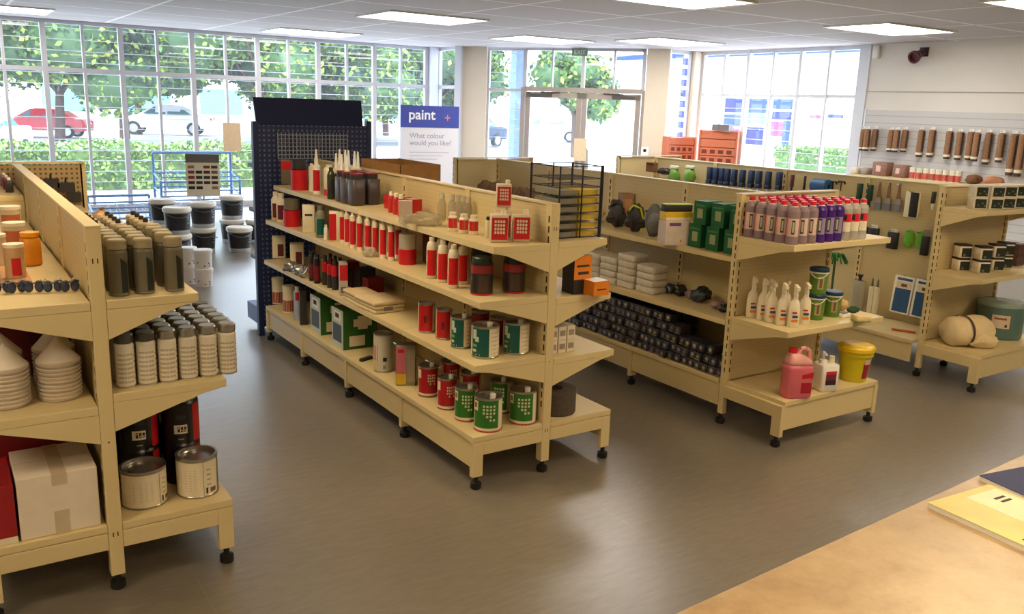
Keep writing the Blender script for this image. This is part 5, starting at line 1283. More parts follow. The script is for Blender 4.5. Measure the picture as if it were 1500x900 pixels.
# deck of the right unit: duster, bag, tubes, blue packs, rod
dz = ZD + .001
GD = mat('duster_green', (44, 116, 56), .8, var=.3, scale=20)
b = MB(); rnd = random.Random(3)
for i in range(16):
    a = 2 * pi * i / 16; l = rnd.uniform(.07, .11)
    b.path([(0, 0, .42), (l * .6 * cos(a), l * .6 * sin(a), .46), (l * cos(a), l * sin(a), .42 - rnd.uniform(0, .05))], .007, GD, 4)
o = b.build('duster'); MB().tube((0, 0, 0), (0, 0, .43), .01, mat('duster_stem', (50, 96, 56), .6)).build('stick', o)
p = on_x(1218, 425, PX - .12); o.location = (PX - .12, p.y, dz); tag(o, 'green tufted duster standing upright behind the end bay buckets', 'duster')
def rest(o, u, x, label, cat, group=None, lean=0.0):
    p = on_x(u, 440, x); o.location = (x, p.y, dz); o.rotation_euler = (lean, 0, -pi / 2); return tag(o, label, cat, group)
b = MB().rbox(-.05, .05, -.03, .03, 0, .27, .02, CLR2, 3).build('plastic_bag'); MB().blob((0, 0, .13), .035, .022, .11, CHAR, 14, 10, .15, 3).build('black_filling', b); MB().lathe([(.02, .27), (.01, .285), (.025, .32), (.0001, .32)], CHAR, 10).build('twist', b)
rest(b, 1256, PX - .08, 'clear bag of black filler standing beside the white tubes on the right deck', 'bag')
for i, uu in enumerate((1275, 1283)):
    o = MB().lathe([(.0001, 0), (.022, 0), (.022, .235), (.01, .245)], CREAMW, 14).build('sealant_cartridge'); MB().lathe([(.01, .245), (.005, .31), (.0001, .31)], OLIVE, 10).build('nozzle', o); rest(o, uu, PX - .08, 'cream sealant cartridge with dark nozzle on the right deck, %s' % ('left one', 'right one')[i], 'sealant tube', 'cream cartridges on the right deck')
BLP = mat('blue_info_pack', (40, 84, 134), .4)
for i, yy in enumerate((.52, .342)):
    o = MB().box(-.083, .083, -.012, .012, 0, .30, WHITE).build('dust_sheet_pack'); b = MB()
    b.quad([(-.065, -.0126, .012), (.07, -.0126, .012), (.07, -.0126, .2), (-.065, -.0126, .2)], BLP); b.quad([(-.06, -.0126, .205), (.07, -.0126, .205), (.07, -.0126, .255), (-.06, -.0126, .255)], PAPER); b.quad([(-.06, -.0126, .265), (.07, -.0126, .265), (.07, -.0126, .285), (-.06, -.0126, .285)], BLP); b.quad([(-.02, -.013, .215), (.03, -.013, .215), (.03, -.013, .24), (-.02, -.013, .24)], BROWN)
    b.build('label', o); MB().path([(0, .02, .295), (0, -.04, .31)], .003, STEEL).build('hook', o)
    o.location = (PX - .06, yy, .345); o.rotation_euler = (-.1, 0, -pi / 2); tag(o, 'white pack with blue label hung low on the right unit, %s' % ('left one', 'one beside the post')[i], 'pack', 'blue labelled packs')
p = on(1306, 484, ZD); q = on(1341, 489, ZD)
o = MB().tube((0, 0, 0), ((q.x - p.x), (q.y - p.y), 0), .009, mat('orange_red_rod', (178, 78, 40), .5), 10).build('rod'); o.location = (p.x, p.y, ZD + .0095); tag(o, 'orange red rod lying on the deck of the right unit', 'rod')
# far part of the side panel
hang(box_kind('carton', .12, .06, .10, BROWN, [('f', -.05, .05, .07, .09, CHAR)])(), 947, 966, 252, 258, 'brown and black boxed item at the far end of the right unit', 'carton', off=.06)
o = MB().blob((0, 0, 0), .09, .05, .035, CHAR, 14, 8, .2, 3).build('black_pouch'); hang(o, 966, 985, 251, 258, 'black pouch hanging between the brown box and the green bags', 'pouch', off=.06)
for i, uu in enumerate((990, 1013)):
    o = MB().blob((0, 0, -.06), .07, .045, .085, mat('grass_green_bag', (110, 160, 62), .5, var=.15, scale=20), 14, 9, .15, i).build('green_bag'); MB().rbox(-.05, .05, -.02, .02, .02, .05, .008, WHITE).build('header_card', o); hang(o, uu - 7, uu + 7, 250, 262, 'grass green hanging bag on the far right unit, %s of two' % ('left', 'right')[i], 'bag', 'grass green bags', off=.06)
# ---------------- end bay of gondola 4
ZF1, ZF2 = 1.268, .80
tubk = mat('tub_black_label', (24, 34, 28), .4); tubg = mat('tub_green_spot', (110, 120, 90), .5)
def framed_carton():
    w, d, h = .105, .075, .082
    b = MB().box(-w / 2, w / 2, -d / 2, d / 2, 0, h, mat('carton_offwhite', (216, 208, 188), .55))
    b.quad([(-w * .36, -d / 2 - .0008, .006), (w * .42, -d / 2 - .0008, .006), (w * .42, -d / 2 - .0008, h - .014), (-w * .36, -d / 2 - .0008, h - .014)], tubk)
    for (x, z) in ((-.02, .02), (.01, .035), (.028, .016)): b.quad([(x, -d / 2 - .0014, z), (x + .012, -d / 2 - .0014, z), (x + .012, -d / 2 - .0014, z + .01), (x, -d / 2 - .0014, z + .01)], tubg)
    return b.build('carton', bevel=.003)
k = Kind(framed_carton)
p = on(1432, 306, ZF1)
for j in range(2):
    for i, (uu, vv) in enumerate(((1437, 307), (1461, 307.5), (1479, 306.5), (1497, 305.5))):
        p = on(uu, vv, ZF1)
        k.put(p.x + .03, min(p.y + .05, -.02), ZF1 + j * .0828, -.5, 'off white carton with dark label, upper right end shelf, %s tier, %s from left' % (('bottom', 'top')[j], NTH[i]), 'carton', 'dark labelled cartons on the upper right end shelf')
def tub():
    w, d, h = .092, .092, .098
    b = MB().rbox(-w / 2, w / 2, -d / 2, d / 2, 0, h * .86, .012, mat('tub_cream', (222, 208, 184), .4), 3)
    b.quad([(-w * .34, -d / 2 - .0008, .008), (w * .46, -d / 2 - .0008, .008), (w * .46, -d / 2 - .0008, h * .74), (-w * .34, -d / 2 - .0008, h * .74)], tubk)
    b.quad([(-.018, -d / 2 - .0014, .015), (-.002, -d / 2 - .0014, .015), (-.002, -d / 2 - .0014, .03), (-.018, -d / 2 - .0014, .03)], tubg)
    o = b.build('tub'); MB().rbox(-w * .53, w * .53, -d * .53, d * .53, h * .86, h, .012, BLACKP, 3).build('lid', o); return o
k = Kind(tub)
for j in range(2):
    for i, (uu, vv) in enumerate(((1411, 398), (1441, 401.5), (1461, 397.5), (1474, 394))):
        p = on(uu, vv, ZF2)
        k.put(p.x + .02, min(p.y + .04, -.005), ZF2 + j * .0985, -.5, 'cream tub with black lid, lower right end shelf, %s tier, %s from left' % (('bottom', 'top')[j], NTH[i]), 'tub', 'black lidded tubs on the right end shelf')
p = on(1490, 391, ZF2)
for i in range(3):
    o = box_kind('carton', .12, .10, .055, mat('rust_brown_box', (92, 62, 54), .6), [('f', -.05, .05, .02, .03, CHAR)])(); o.location = (p.x + .06 + .004 * i, min(p.y + .06, .01), ZF2 + .001 + i * .0558); tag(o, 'brown flat carton stacked at the right end of the lower end shelf, %s up' % NTH[i], 'carton', 'brown flat cartons')
# base: rolled drop cloth and teal drum
def rolled():
    CR = mat('drop_cloth', (228, 206, 162), .9, var=.07, scale=14, bump=.5)
    n = 26; b = MB(); R = .085
    prof = [(-.14, .0001), (-.135, .06), (-.11, .082), (-.04, .087), (.04, .09), (.10, .084), (.13, .06), (.137, .0001)]
    rings = []
    for x, r in prof:
        rings.append([(x, r * 1.15 * cos(2 * pi * i / n) * (1 + .05 * sin(5 * 2 * pi * i / n + x * 40)), .083 + max(-.082, r * sin(2 * pi * i / n) * (1 + .05 * sin(4 * 2 * pi * i / n + x * 32)))) for i in range(n)])
    b.loft(rings, CR); o = b.build('drop_cloth_roll')
    sr_ = [[(x, .093 * 1.15 * cos(2 * pi * i / n), .083 + max(-.0825, .093 * sin(2 * pi * i / n))) for i in range(n)] for x in (-.045, -.030)]
    MB().loft(sr_, mat('cloth_strap', (72, 52, 50), .6), caps=False).build('strap', o)
    f = MB().blob((.05, -.075, .04), .085, .055, .042, CR, 20, 12, .18, 4, flat=.001).build('loose_fold', o)
    return o
p = on(1412, 508, ZD); o = rolled(); o.location = (p.x + .07, p.y + .03, ZD + .001); o.rotation_euler = (0, 0, -.35); o.scale = (1.3, 1.2, 1.25); tag(o, 'rolled cream drop cloth tied with a dark strap on the right end base', 'drop cloth')
def drum():
    r, h = .165, .255
    b = MB().lathe([(.0001, 0), (r * .95, 0), (r, .01), (r, h), (r * .97, h + .006)], mat('teal_drum', (86, 114, 108), .4), 32)
    b.patch(r * 1.006, .09, .19, -1.75, -1.0, mat('drum_label', (216, 196, 170), .5), 8); b.patch(r * 1.01, .155, .17, -1.65, -1.15, mat('drum_print', (150, 90, 70), .5), 6); b.patch(r * 1.01, .10, .12, -1.2, -1.1, INK, 2)
    o = b.build('plastic_drum'); MB().lathe([(r * 1.02, h * .96), (r * 1.02, h + .01), (r * .9, h + .02), (r * .4, h + .028), (.0001, h + .03)], clear('drum_lid', (170, 190, 182), .25, .1), 32).build('lid', o); return o
p = on(1482, 499, ZD); o = drum(); o.location = (p.x + .045, min(p.y + .165, -.11), ZD + .001); o.rotation_euler = (0, 0, toward_cam(p.x, p.y) - .1); tag(o, 'large teal plastic drum with label cut by the right photo edge', 'drum')

# ================================================================== RIGHT WALL : slat board with rollers
slat = structure(MB().box(X1 - .03, X1 - .001, -2.5, 4.60, .25, 1.985, lined('slat_board', (204, 200, 196), .1, 'Z', .72, .5, .1)).build('wall_slat_board'))
MB().box(X1 - .034, X1 - .001, 4.565, 4.60, .25, 1.99, ALU_W).build('edge_trim', slat)
WX = X1 - .032
SLV = mat('roller_sleeve', (150, 110, 78), .85, var=.2, scale=70); SLVD = mat('roller_sleeve_dark', (84, 62, 54), .85, var=.2, scale=70)
def roller(h):
    def mk():
        b = MB().lathe([(.0001, -.0), (.036, -.004), (.044, -.03), (.044, -h * .84)], SLV, 16); b.lathe([(.045, -h * .84), (.047, -h * .88), (.045, -h * .92)], CREAMW, 16); b.lathe([(.042, -h * .92), (.036, -h), (.0001, -h)], SLVD, 16)
        b.patch(.0447, -h * .8, -h * .05, -.6, .9, SLVD, 5); o = b.build('roller_sleeve'); MB().box(-.03, .03, -.003, .003, .0005, .035, WHITE).build('header_card', o); hook(o, .02, .03); return o
    return mk
rl = {h: Kind(roller(h)) for h in (.31, .37, .41, .52)}
for i, (uu, vt, h) in enumerate(((1266, 189, .31), (1272, 189, .31), (1283, 189, .31), (1307, 190, .31), (1315, 190, .31), (1327, 190, .31), (1351, 190, .37), (1367, 190, .37), (1392, 192, .37), (1408, 193, .37), (1424, 193, .37), (1433, 194, .37), (1450, 194, .41), (1469, 195, .37), (1487, 196, .52), (1500, 197, .52))):
    dd_ = .10 if i in (1, 4, 11) else 0; p = on_x(uu, vt, WX - .05 - dd_); rl[h].put(WX - .055 - dd_, p.y, p.z, -pi / 2, 'bagged brown roller sleeve hanging on the right wall slat board, %s from the window side' % NTH[i], 'roller sleeve', 'roller sleeves on the right wall')
sh = tag(MB().box(WX - .32, WX, .6, 4.5, 1.05, 1.075, CREAM).build('display_shelf'), 'long cream shelf on the right wall under the hanging roller sleeves', 'shelf')
ZW = 1.0758
BRP = mat('brown_multi_pack', (150, 110, 92), .7, var=.25, scale=50)
for i, (a, b_, hh, m, lab) in enumerate(((1248, 1262, .09, CREAMW, 'small cream roller pack'), (1263, 1277, .09, mat('grey_tan_pack', (166, 150, 138), .7), 'small grey tan roller pack'), (1279, 1306, .19, BRP, 'brown wrapped roller multipack, left one'), (1310, 1332, .17, BRP, 'brown wrapped roller multipack, right one'))):
    p = on_x((a + b_) / 2, 252, WX - .16); w = (b_ - a) * .0088
    o = MB().rbox(-w / 2, w / 2, -.09, .09, 0, hh, .03, m, 3); 
    if hh > .1: o.box(-w * .2, w * .1, -.0915, -.09, hh * .3, hh * .75, PINKL)
    o = o.build('roller_pack'); o.location = (WX - .16, p.y, ZW); o.rotation_euler = (0, 0, -pi / 2); tag(o, lab + ' on the right wall shelf', 'roller pack', 'roller packs on the wall shelf')
k = Kind(label_tin(.042, .15, CREAMW, mat('wall_jar_label', (196, 70, 60), .5), WHITE, (-2.8, -.3), (.05, .6)))
for i, uu in enumerate((1336, 1346, 1356, 1366, 1375, 1385, 1395, 1404)):
    p = on_x(uu, 260, WX - .22); k.put(WX - .22, p.y, ZW, -pi / 2, 'white lidded jar with red label on the right wall shelf, %s from the left' % NTH[i], 'jar', 'red labelled jars on the wall shelf')
for i, (a, b_) in enumerate(((1414, 1438), (1440, 1470))):
    p = on_x((a + b_) / 2, 266, WX - .16); w = (b_ - a) * .0085
    o = MB().blob((0, 0, .06), w / 2, .1, .065, (BROWN, mat('orange_tan_pack', (190, 130, 90), .7))[i], 16, 9, .15, i, flat=0).build('roller_pack'); o.location = (WX - .16, p.y, ZW); o.rotation_euler = (0, 0, -pi / 2); tag(o, 'tan brown soft pack at the right of the wall shelf, %s' % ('darker left one', 'lighter right one')[i], 'roller pack', 'soft packs on the wall shelf')
# ================================================================== BACK OF THE SHOP, BY THE WINDOWS
PBK = mat('pail_black', (34, 34, 38), .35); PLB = mat('pail_print', (150, 150, 150), .5); PCL = clear('pail_clear', (206, 206, 204), .45, .2)
def pail():
    r, h = .150, .305
    b = MB().lathe([(.0001, 0), (r * .86, 0), (r * .87, h * .16)], PCL, 26); b.lathe([(r * .87, h * .16), (r * .96, h * .78)], PBK, 26); b.lathe([(r * .96, h * .78), (r * .98, h * .84)], PCL, 26)
    for k in range(3): b.lathe([(r * .93 + .001, h * (.4 + .1 * k)), (r * .94 + .001, h * (.44 + .1 * k))], PLB, 3, a0=-.95 + .1 * (k % 2), a1=-.6)
    o = b.build('paint_pail'); MB().lathe([(r * 1.0, h * .82), (r * 1.05, h * .85), (r * 1.06, h * .95), (r * .98, h), (r * .86, h), (r * .83, h * .975), (.0001, h * .975)], WHITE, 26).build('lid', o)
    MB().path([(r * 1.02 * cos(a), r * 1.02 * sin(a), h * .8 - .05 * sin(pi * i / 8)) for i, a in enumerate([-2.7 + 2.2 * q / 8 for q in range(9)])], .003, STEEL, 5).build('handle', o); return o
k = Kind(pail)
def pput(u, v, n, lab, up=None):
    p = on(u, v, 0); D = hypot(p.x - CAM.x, p.y - CAM.y); q = (D + .15) / D; x, y = CAM.x + (p.x - CAM.x) * q, CAM.y + (p.y - CAM.y) * q
    for j in range(n):
        k.put(x + .008 * j, y, j * .3055, toward_cam(x, y) + .2, 'black pail with white lid, %s%s' % (lab, '' if n == 1 else (', bottom of the pair', ', on top of the pair')[j]), 'paint pail', 'black pails by the window')
pput(262, 384, 2, 'left stack behind the white buckets')
pput(299, 372, 2, 'stack under the colour chart')
pput(352, 371, 1, 'single one nearest the navy stand')
pput(341, 357, 2, 'stack right of the colour chart')
pput(240, 366, 2, 'far left stack half hidden')
pput(379, 358, 1, 'against the navy stand edge')
WB = mat('white_bucket', (232, 226, 224), .4, var=.02)
def wbucket():
    r, h = .088, .185
    b = MB().lathe([(.0001, 0), (r * .9, 0), (r * .98, h * .82), (r * 1.02, h * .82)], WB, 26)
    for (a, z) in ((-1.5, .12), (-.9, .12), (-1.0, .25), (-2.3, .3)): b.lathe([(r * (.9 + .08 * z) + .002, h * z), (r * (.9 + .08 * z) + .002, h * (z + .07))], INK, 2, a0=a, a1=a + .16)
    o = b.build('white_bucket'); MB().lathe([(r * 1.03, h * .8), (r * 1.05, h * .84), (r * 1.05, h * .96), (r * .98, h), (.0001, h)], WHITE, 26).build('lid', o); return o
k2 = Kind(wbucket)
x, y, r, h = fit(281, 318, 382, 423, 0)
for i, (dx_, dy_) in enumerate(((0, 0), (-.10, .19))):
    for j in range(2):
        k2.put(x + dx_, y + dy_, j * .1855, toward_cam(x, y), 'white lidded bucket, %s of the %s stack on the open floor' % (('bottom', 'top')[j], ('front', 'rear')[i]), 'bucket', 'white buckets on the floor')
# colour chart on a stand
p = on(302, 352, 0); cc = empty('colour_chart_stand', (p.x + .06, p.y + .25, 0), toward_cam(p.x, p.y)); tag(cc, 'colour chart board with rows of dark swatches standing among the black pails', 'colour chart')
q = on_y(302, 287, cc.location.y); zb = q.z; q2 = on_y(302, 226, cc.location.y); hh = q2.z - zb; w = .42
MB().box(-w / 2, w / 2, .0, .02, zb, zb + hh * .80, PAPER).build('board', cc)
MB().box(-w / 2, w / 2, -.01, .03, zb + hh * .80, zb + hh, mat('chart_header', (96, 92, 88), .5)).build('header', cc)
b = MB(); cs = [mat('swatch_%d' % i, c, .5) for i, c in enumerate(((120, 40, 34), (36, 30, 30), (60, 40, 36), (90, 84, 80), (24, 22, 22), (150, 110, 80)))]
pick = [4, 4, None, 5, 1, 1, 1, 4, 0, 1, 1, 2, 0, 4, 2, 3, 5, None, 0, 2]
for r_ in range(5):
    for c_ in range(4):
        s = pick[r_ * 4 + c_]
        if s is None: continue
        x0 = -w / 2 + .025 + c_ * .097; z0 = zb + hh * (.16 + r_ * .125); b.quad([(x0, -.001, z0), (x0 + .08, -.001, z0), (x0 + .08, -.001, z0 + hh * .07), (x0, -.001, z0 + hh * .07)], cs[s])
b.build('swatches', cc)
m = MB(); m.tube((0, .04, .0), (0, .04, zb + hh * .5), .012, STEEL); m.box(-.15, .15, -.06, .14, 0, .012, STEEL); m.build('stand', cc)
# wire display stands in pale blue steel
def wire_stand(w, d, h, n):
    o = empty('wire_display_stand')
    for sx in (-1, 1):
        for sy in (-1, 1): MB().tube((sx * w / 2, sy * d / 2, 0), (sx * w / 2, sy * d / 2, h if sy > 0 else h * .62), .02, LBLUE, 8).build('post', o)
    for i in range(n):
        z = .18 + i * (h * .62 - .2) / max(1, n - 1)
        b = MB().path([(-w / 2, -d / 2, z), (w / 2, -d / 2, z), (w / 2, d / 2, z + .1), (-w / 2, d / 2, z + .1), (-w / 2, -d / 2, z)], .014, LBLUE)
        for q in range(1, 7): b.tube((-w / 2 + w * q / 7, -d / 2, z), (-w / 2 + w * q / 7, d / 2, z + .1), .007, LBLUE, 5)
        b.path([(-w / 2, -d / 2, z + .07), (w / 2, -d / 2, z + .07)], .011, LBLUE); b.build('wire_shelf', o)
    MB().path([(-w / 2, d / 2, h), (w / 2, d / 2, h)], .02, LBLUE, 8).build('top_bar', o); return o
o = wire_stand(1.15, .45, 1.0, 3); o.location = (.85, 10.3, 0); tag(o, 'pale blue wire display stand in front of the tree side window, behind the black pails', 'display stand')
o = wire_stand(.7, .5, .75, 2); o.location = (1.85, 9.3, 0); tag(o, 'low pale blue wire basket stand tucked against the navy stand', 'display stand')
o = wire_stand(.8, .4, .45, 2); o.location = (-.35, 9.6, 0); tag(o, 'lowest pale blue wire stand near the window sill behind the spray cans', 'display stand')
# brown paper notice on the window
p = on_y(341, 201, Y1 - .04); o = MB().box(-.15, .15, -.002, .002, -.24, .24, mat('kraft_paper', (206, 176, 140), .8)).build('paper_notice'); o.location = (p.x, Y1 + .005, p.z); tag(o, 'plain brown paper notice stuck on the tree side window', 'notice')
# paint banner stand
bn = empty('banner_stand', (4.40, 9.5, 0), toward_cam(4.4, 9.5) * .35); tag(bn, 'white banner stand with blue header reading paint +, in front of the corner windows', 'banner stand')
BW = .99; zt = 1.82
MB().box(-BW / 2, BW / 2, 0, .01, .25, 1.36 + .11, mat('banner_white', (236, 234, 240), .5, var=.01)).build('panel', bn)
MB().box(-BW / 2 - .005, BW / 2 + .005, -.006, .012, 1.47, zt, mat('banner_blue', (66, 80, 168), .5, var=.01)).build('header', bn)
m = MB(); m.box(-BW / 2, BW / 2, -.15, .15, 0, .03, STEEL); m.tube((-.3, .03, .03), (-.3, .03, 1.6), .012, STEEL); m.tube((.3, .03, .03), (.3, .03, 1.6), .012, STEEL); m.build('frame', bn)
text('paint', .23, mat('banner_letters', (250, 250, 252), .5), bn, (-.37, -.0075, 1.60), (pi / 2, 0, 0), bold=.004)
pl = MB(); OM = mat('banner_plus', (236, 140, 110), .5); pl.box(.25, .35, -.0085, -.0065, 1.627, 1.643, OM); pl.box(.292, .308, -.0085, -.0065, 1.585, 1.685, OM); pl.build('plus_mark', bn)
GT = mat('banner_grey_text', (150, 156, 176), .5)
text('What colour\nwould you like?', .115, GT, bn, (-.35, -.0015, 1.30), (pi / 2, 0, 0))
gl_ = MB()
for i in range(3): gl_.box(-.35, .33 - .1 * i, -.002, -.0005, 1.06 - i * .055, 1.075 - i * .055, mat('banner_faint', (206, 206, 212), .5))
gl_.build('small_print', bn)
# orange crate shelving at the right corner window
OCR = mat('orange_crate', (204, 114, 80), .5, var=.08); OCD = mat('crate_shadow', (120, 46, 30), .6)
def crate_rack(w, h, z0, rows, cols):
    o = empty('crate_rack')
    f = MB()
    for sx in (-1, 1): f.box(sx * w / 2 - .015, sx * w / 2 + .015, -.01, .26, 0, z0 + h, OCR)
    f.box(-w / 2, w / 2, .24, .26, z0 * .2, z0 + h, OCR)
    f.build('frame', o)
    for r_ in range(rows):
        z = z0 + r_ * h / rows
        b = MB().box(-w / 2 + .02, w / 2 - .02, 0, .23, z, z + h / rows * .92, OCR)
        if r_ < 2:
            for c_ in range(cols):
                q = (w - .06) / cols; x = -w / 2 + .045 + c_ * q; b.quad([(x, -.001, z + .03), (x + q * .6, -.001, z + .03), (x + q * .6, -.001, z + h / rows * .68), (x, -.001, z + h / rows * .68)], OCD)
        b.build('crate', o)
    return o
o = crate_rack(.62, .56, 1.02, 4, 4); o.location = (8.62, 7.12, 0); o.rotation_euler = (0, 0, -pi / 2 * .62); tag(o, 'stack of orange crates in front of the right window', 'crate rack')
b = MB().box(-.15, .15, -.1, .1, 0, .1, mat('grey_tool', (120, 110, 110), .4)).build('grey_tool_box'); 
b.location = (8.68, 7.10, 1.5808); b.rotation_euler = (0, 0, -1.2); tag(b, 'grey tool box on top of the orange crates by the right window', 'tool box')
o = crate_rack(.50, .40, 1.04, 3, 4); o.location = (8.36, 7.70, 0); o.rotation_euler = (0, 0, -.3); tag(o, 'orange crates in front of the narrow window right of the doors', 'crate rack')
# tan notice board stand in front of the door
p = on(886, 300, 0); o = empty('notice_board', (7.15, 9.0, 0), toward_cam(7.15, 9.0)); tag(o, 'tan speckled notice board on a post in front of the glass doors', 'notice board')
MB().box(-.11, .11, 0, .02, .95, 1.34, mat('tan_speckle', (224, 200, 164), .7, var=.2, scale=60)).build('board', o); MB().tube((0, .03, 0), (0, .03, 1.0), .015, STEEL).build('post', o); MB().lathe([(.0001, 0), (.14, 0), (.14, .015), (.0001, .015)], STEEL, 18).build('foot', o)
o = MB().lathe([(.0001, 0), (.09, .0), (.05, .22), (.03, .34), (.0001, .36)], mat('grey_umbrella', (170, 164, 164), .6), 12).build('grey_cone'); p = DG @ Vector((2.27, -.3, 0)); o.location = (p.x + .35, p.y + .1, 0); o.scale = (1.0, 1.0, 3.3); tag(o, 'tall grey closed parasol cover standing before the door meeting stile', 'parasol cover')
o = MB().rbox(-.06, .06, -.06, .06, 0, .25, .02, WHITE).build('hand_dispenser'); MB().blob((0, -.06, .19), .03, .012, .03, BLACKP).build('sensor_eye', o); MB().tube((0, 0, -1.0), (0, 0, 0), .02, STEEL).build('stand', o)
p = DG @ Vector((3.50, -.22, 0)); o.location = (p.x, p.y, 1.0); o.rotation_euler = (0, 0, toward_cam(p.x, p.y)); tag(o, 'white hand dispenser with a black dot standing at the column right of the doors', 'dispenser')

# ================================================================== OUTSIDE
ZG = -0.06
def ground_mat(n, c, v): return mat(n, c, .9, var=v, scale=1.5)
structure(MB().box(-60, 90, -10, 120, ZG - .1, ZG - .02, ground_mat('asphalt_road', (196, 196, 200), .05)).build('road'))
structure(MB().box(-30, 14, 11.93, 15.3, ZG - .02, ZG + .03, ground_mat('concrete_path', (214, 204, 196), .06)).build('pavement'))
structure(MB().box(9.2, 16, -10, 11.9, ZG - .02, ZG + .03, ground_mat('concrete_path', (214, 204, 196), .06)).build('pavement_side'))
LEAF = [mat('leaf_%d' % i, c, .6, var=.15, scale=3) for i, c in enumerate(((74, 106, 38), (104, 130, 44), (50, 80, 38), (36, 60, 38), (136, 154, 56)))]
HLEAF = [mat('hedge_leaf_%d' % i, c, .6, var=.15, scale=6) for i, c in enumerate(((100, 132, 54), (122, 152, 68), (74, 104, 44)))]
def leaves(b, n, fn, s0, s1, mats, rnd):
    for _ in range(n):
        p = fn(); s = rnd.uniform(s0, s1)
        a = Vector((rnd.gauss(0, 1), rnd.gauss(0, 1), rnd.gauss(0, 1))).normalized(); c = a.orthogonal().normalized(); d = a.cross(c)
        t = rnd.uniform(0, 6.28); e = (c * cos(t) + d * sin(t)) * s; f_ = (d * cos(t) - c * sin(t)) * s * .6
        P = Vector(p); b.quad([P - e, P - f_, P + e, P + f_], rnd.choice(mats))
# clipped hedge between pavement and road
rnd = random.Random(2)
hb = MB(); hb.box(-9.4, 4.9, 15.5, 16.5, ZG, .72, HLEAF[2])
def hp():
    x = rnd.uniform(-9.5, 5); q = rnd.random()
    if q < .5: return (x, 15.45 + rnd.uniform(-.06, .05), rnd.uniform(.0, .85))
    return (x, rnd.uniform(15.4, 16.6), .78 + rnd.uniform(-.06, .1) + .05 * sin(x * 3))
leaves(hb, 9000, hp, .035, .075, HLEAF, rnd)
ho = hb.build('hedge'); tag(ho, 'low clipped green hedge along the pavement outside the long window', 'hedge')
hb = MB(); hb.box(24.6, 25.4, 15.2, 19.2, ZG, .55, HLEAF[2])
leaves(hb, 3000, lambda: (rnd.uniform(24.5, 25.5), rnd.uniform(15.1, 19.3), rnd.uniform(.1, .75)), .06, .12, HLEAF, rnd)
tag(hb.build('hedge'), 'low green planting strip outside the right window', 'hedge')
def tree(x, y, h, rad, seed, label, trunk=1.9, n=13000):
    r = random.Random(seed); t = empty('street_tree', (x, y, ZG)); tag(t, label, 'tree', 'street trees outside')
    b = MB(); BK = mat('tree_bark', (84, 66, 58), .9, var=.2, scale=8)
    b.tube((0, 0, 0), (.15 * sin(seed), 0, trunk), .2, BK, 9, .15)
    for i in range(5):
        a = seed + i * 1.26; b.tube((.15 * sin(seed), 0, trunk - .25), (rad * .55 * cos(a), rad * .55 * sin(a), trunk + h * .35), .09, BK, 6, .04)
    b.build('trunk', t)
    cl = []
    for _ in range(26):
        a = r.uniform(0, 6.28); q = r.random() ** .5; cl.append((rad * .72 * q * cos(a), rad * .72 * q * sin(a), r.uniform(trunk + .2, h * .86), r.uniform(.5, .8) * rad * .55))
    def fp():
        c = r.choice(cl); v = Vector((r.gauss(0, 1), r.gauss(0, 1), r.gauss(0, 1))).normalized() * c[3] * r.uniform(.72, 1.05); return (c[0] + v.x, c[1] + v.y, c[2] + v.z * .8)
    f = MB()
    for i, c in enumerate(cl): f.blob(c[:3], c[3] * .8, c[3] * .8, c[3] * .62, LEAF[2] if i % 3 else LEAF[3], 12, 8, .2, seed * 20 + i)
    leaves(f, n, fp, .08, .17, LEAF, r); f.build('foliage', t)
TL = (( -3.6, 33.5, 7.6, 4.2), (1.78, 34.7, 7.8, 4.0), (3.9, 33.4, 7.6, 3.8), (9.6, 33.6, 7.4, 4.0), (14.0, 35.0, 7.2, 3.9), (18.6, 35.4, 7.4, 4.0), (21.8, 38.8, 7.4, 2.4))
TN = ('leafy street tree seen at the far left of the long window', 'leafy street tree whose trunk stands before the red car', 'leafy street tree with slanting trunk left of the white car', 'leafy street tree behind the top of the navy stand', 'leafy street tree right of the navy stand', 'leafy street tree behind the paint banner', 'leafy street tree seen through the glass beside the doors')
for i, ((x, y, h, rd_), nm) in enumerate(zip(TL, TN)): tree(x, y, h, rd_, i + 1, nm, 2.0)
tree(19.4, 25.0, 5.2, 1.9, 12, 'street tree seen through the middle of the glass doors', 1.7, 4500)
for i, (x, y) in enumerate(((-9, 37), (6, 42), (13, 43), (20, 44))): tree(x, y, 8.5, 4.4, 20 + i, 'darker tree in the second row across the road, %s from the left' % NTH[i], 2.4, 3000)
# blue post just outside the entrance
d_ = ray(757, 150); d_ = d_ / hypot(d_.x, d_.y) * (hypot(6.56 - CAM.x, 10.1 - CAM.y) + 1.0); p = CAM + d_; structure(MB().box(p.x - .1, p.x + .1, p.y - .1, p.y + .1, ZG, 2.94, mat('blue_post_paint', (128, 156, 220), .6)).build('column_1'))
structure(MB().prism([(5.9, 11.15), (9.35, 11.15), (9.35, 8.2), (8.3, 8.2)], 'z', 2.95, 3.1, mat('porch_soffit', (225, 225, 228), .8)).build('roof_porch'))
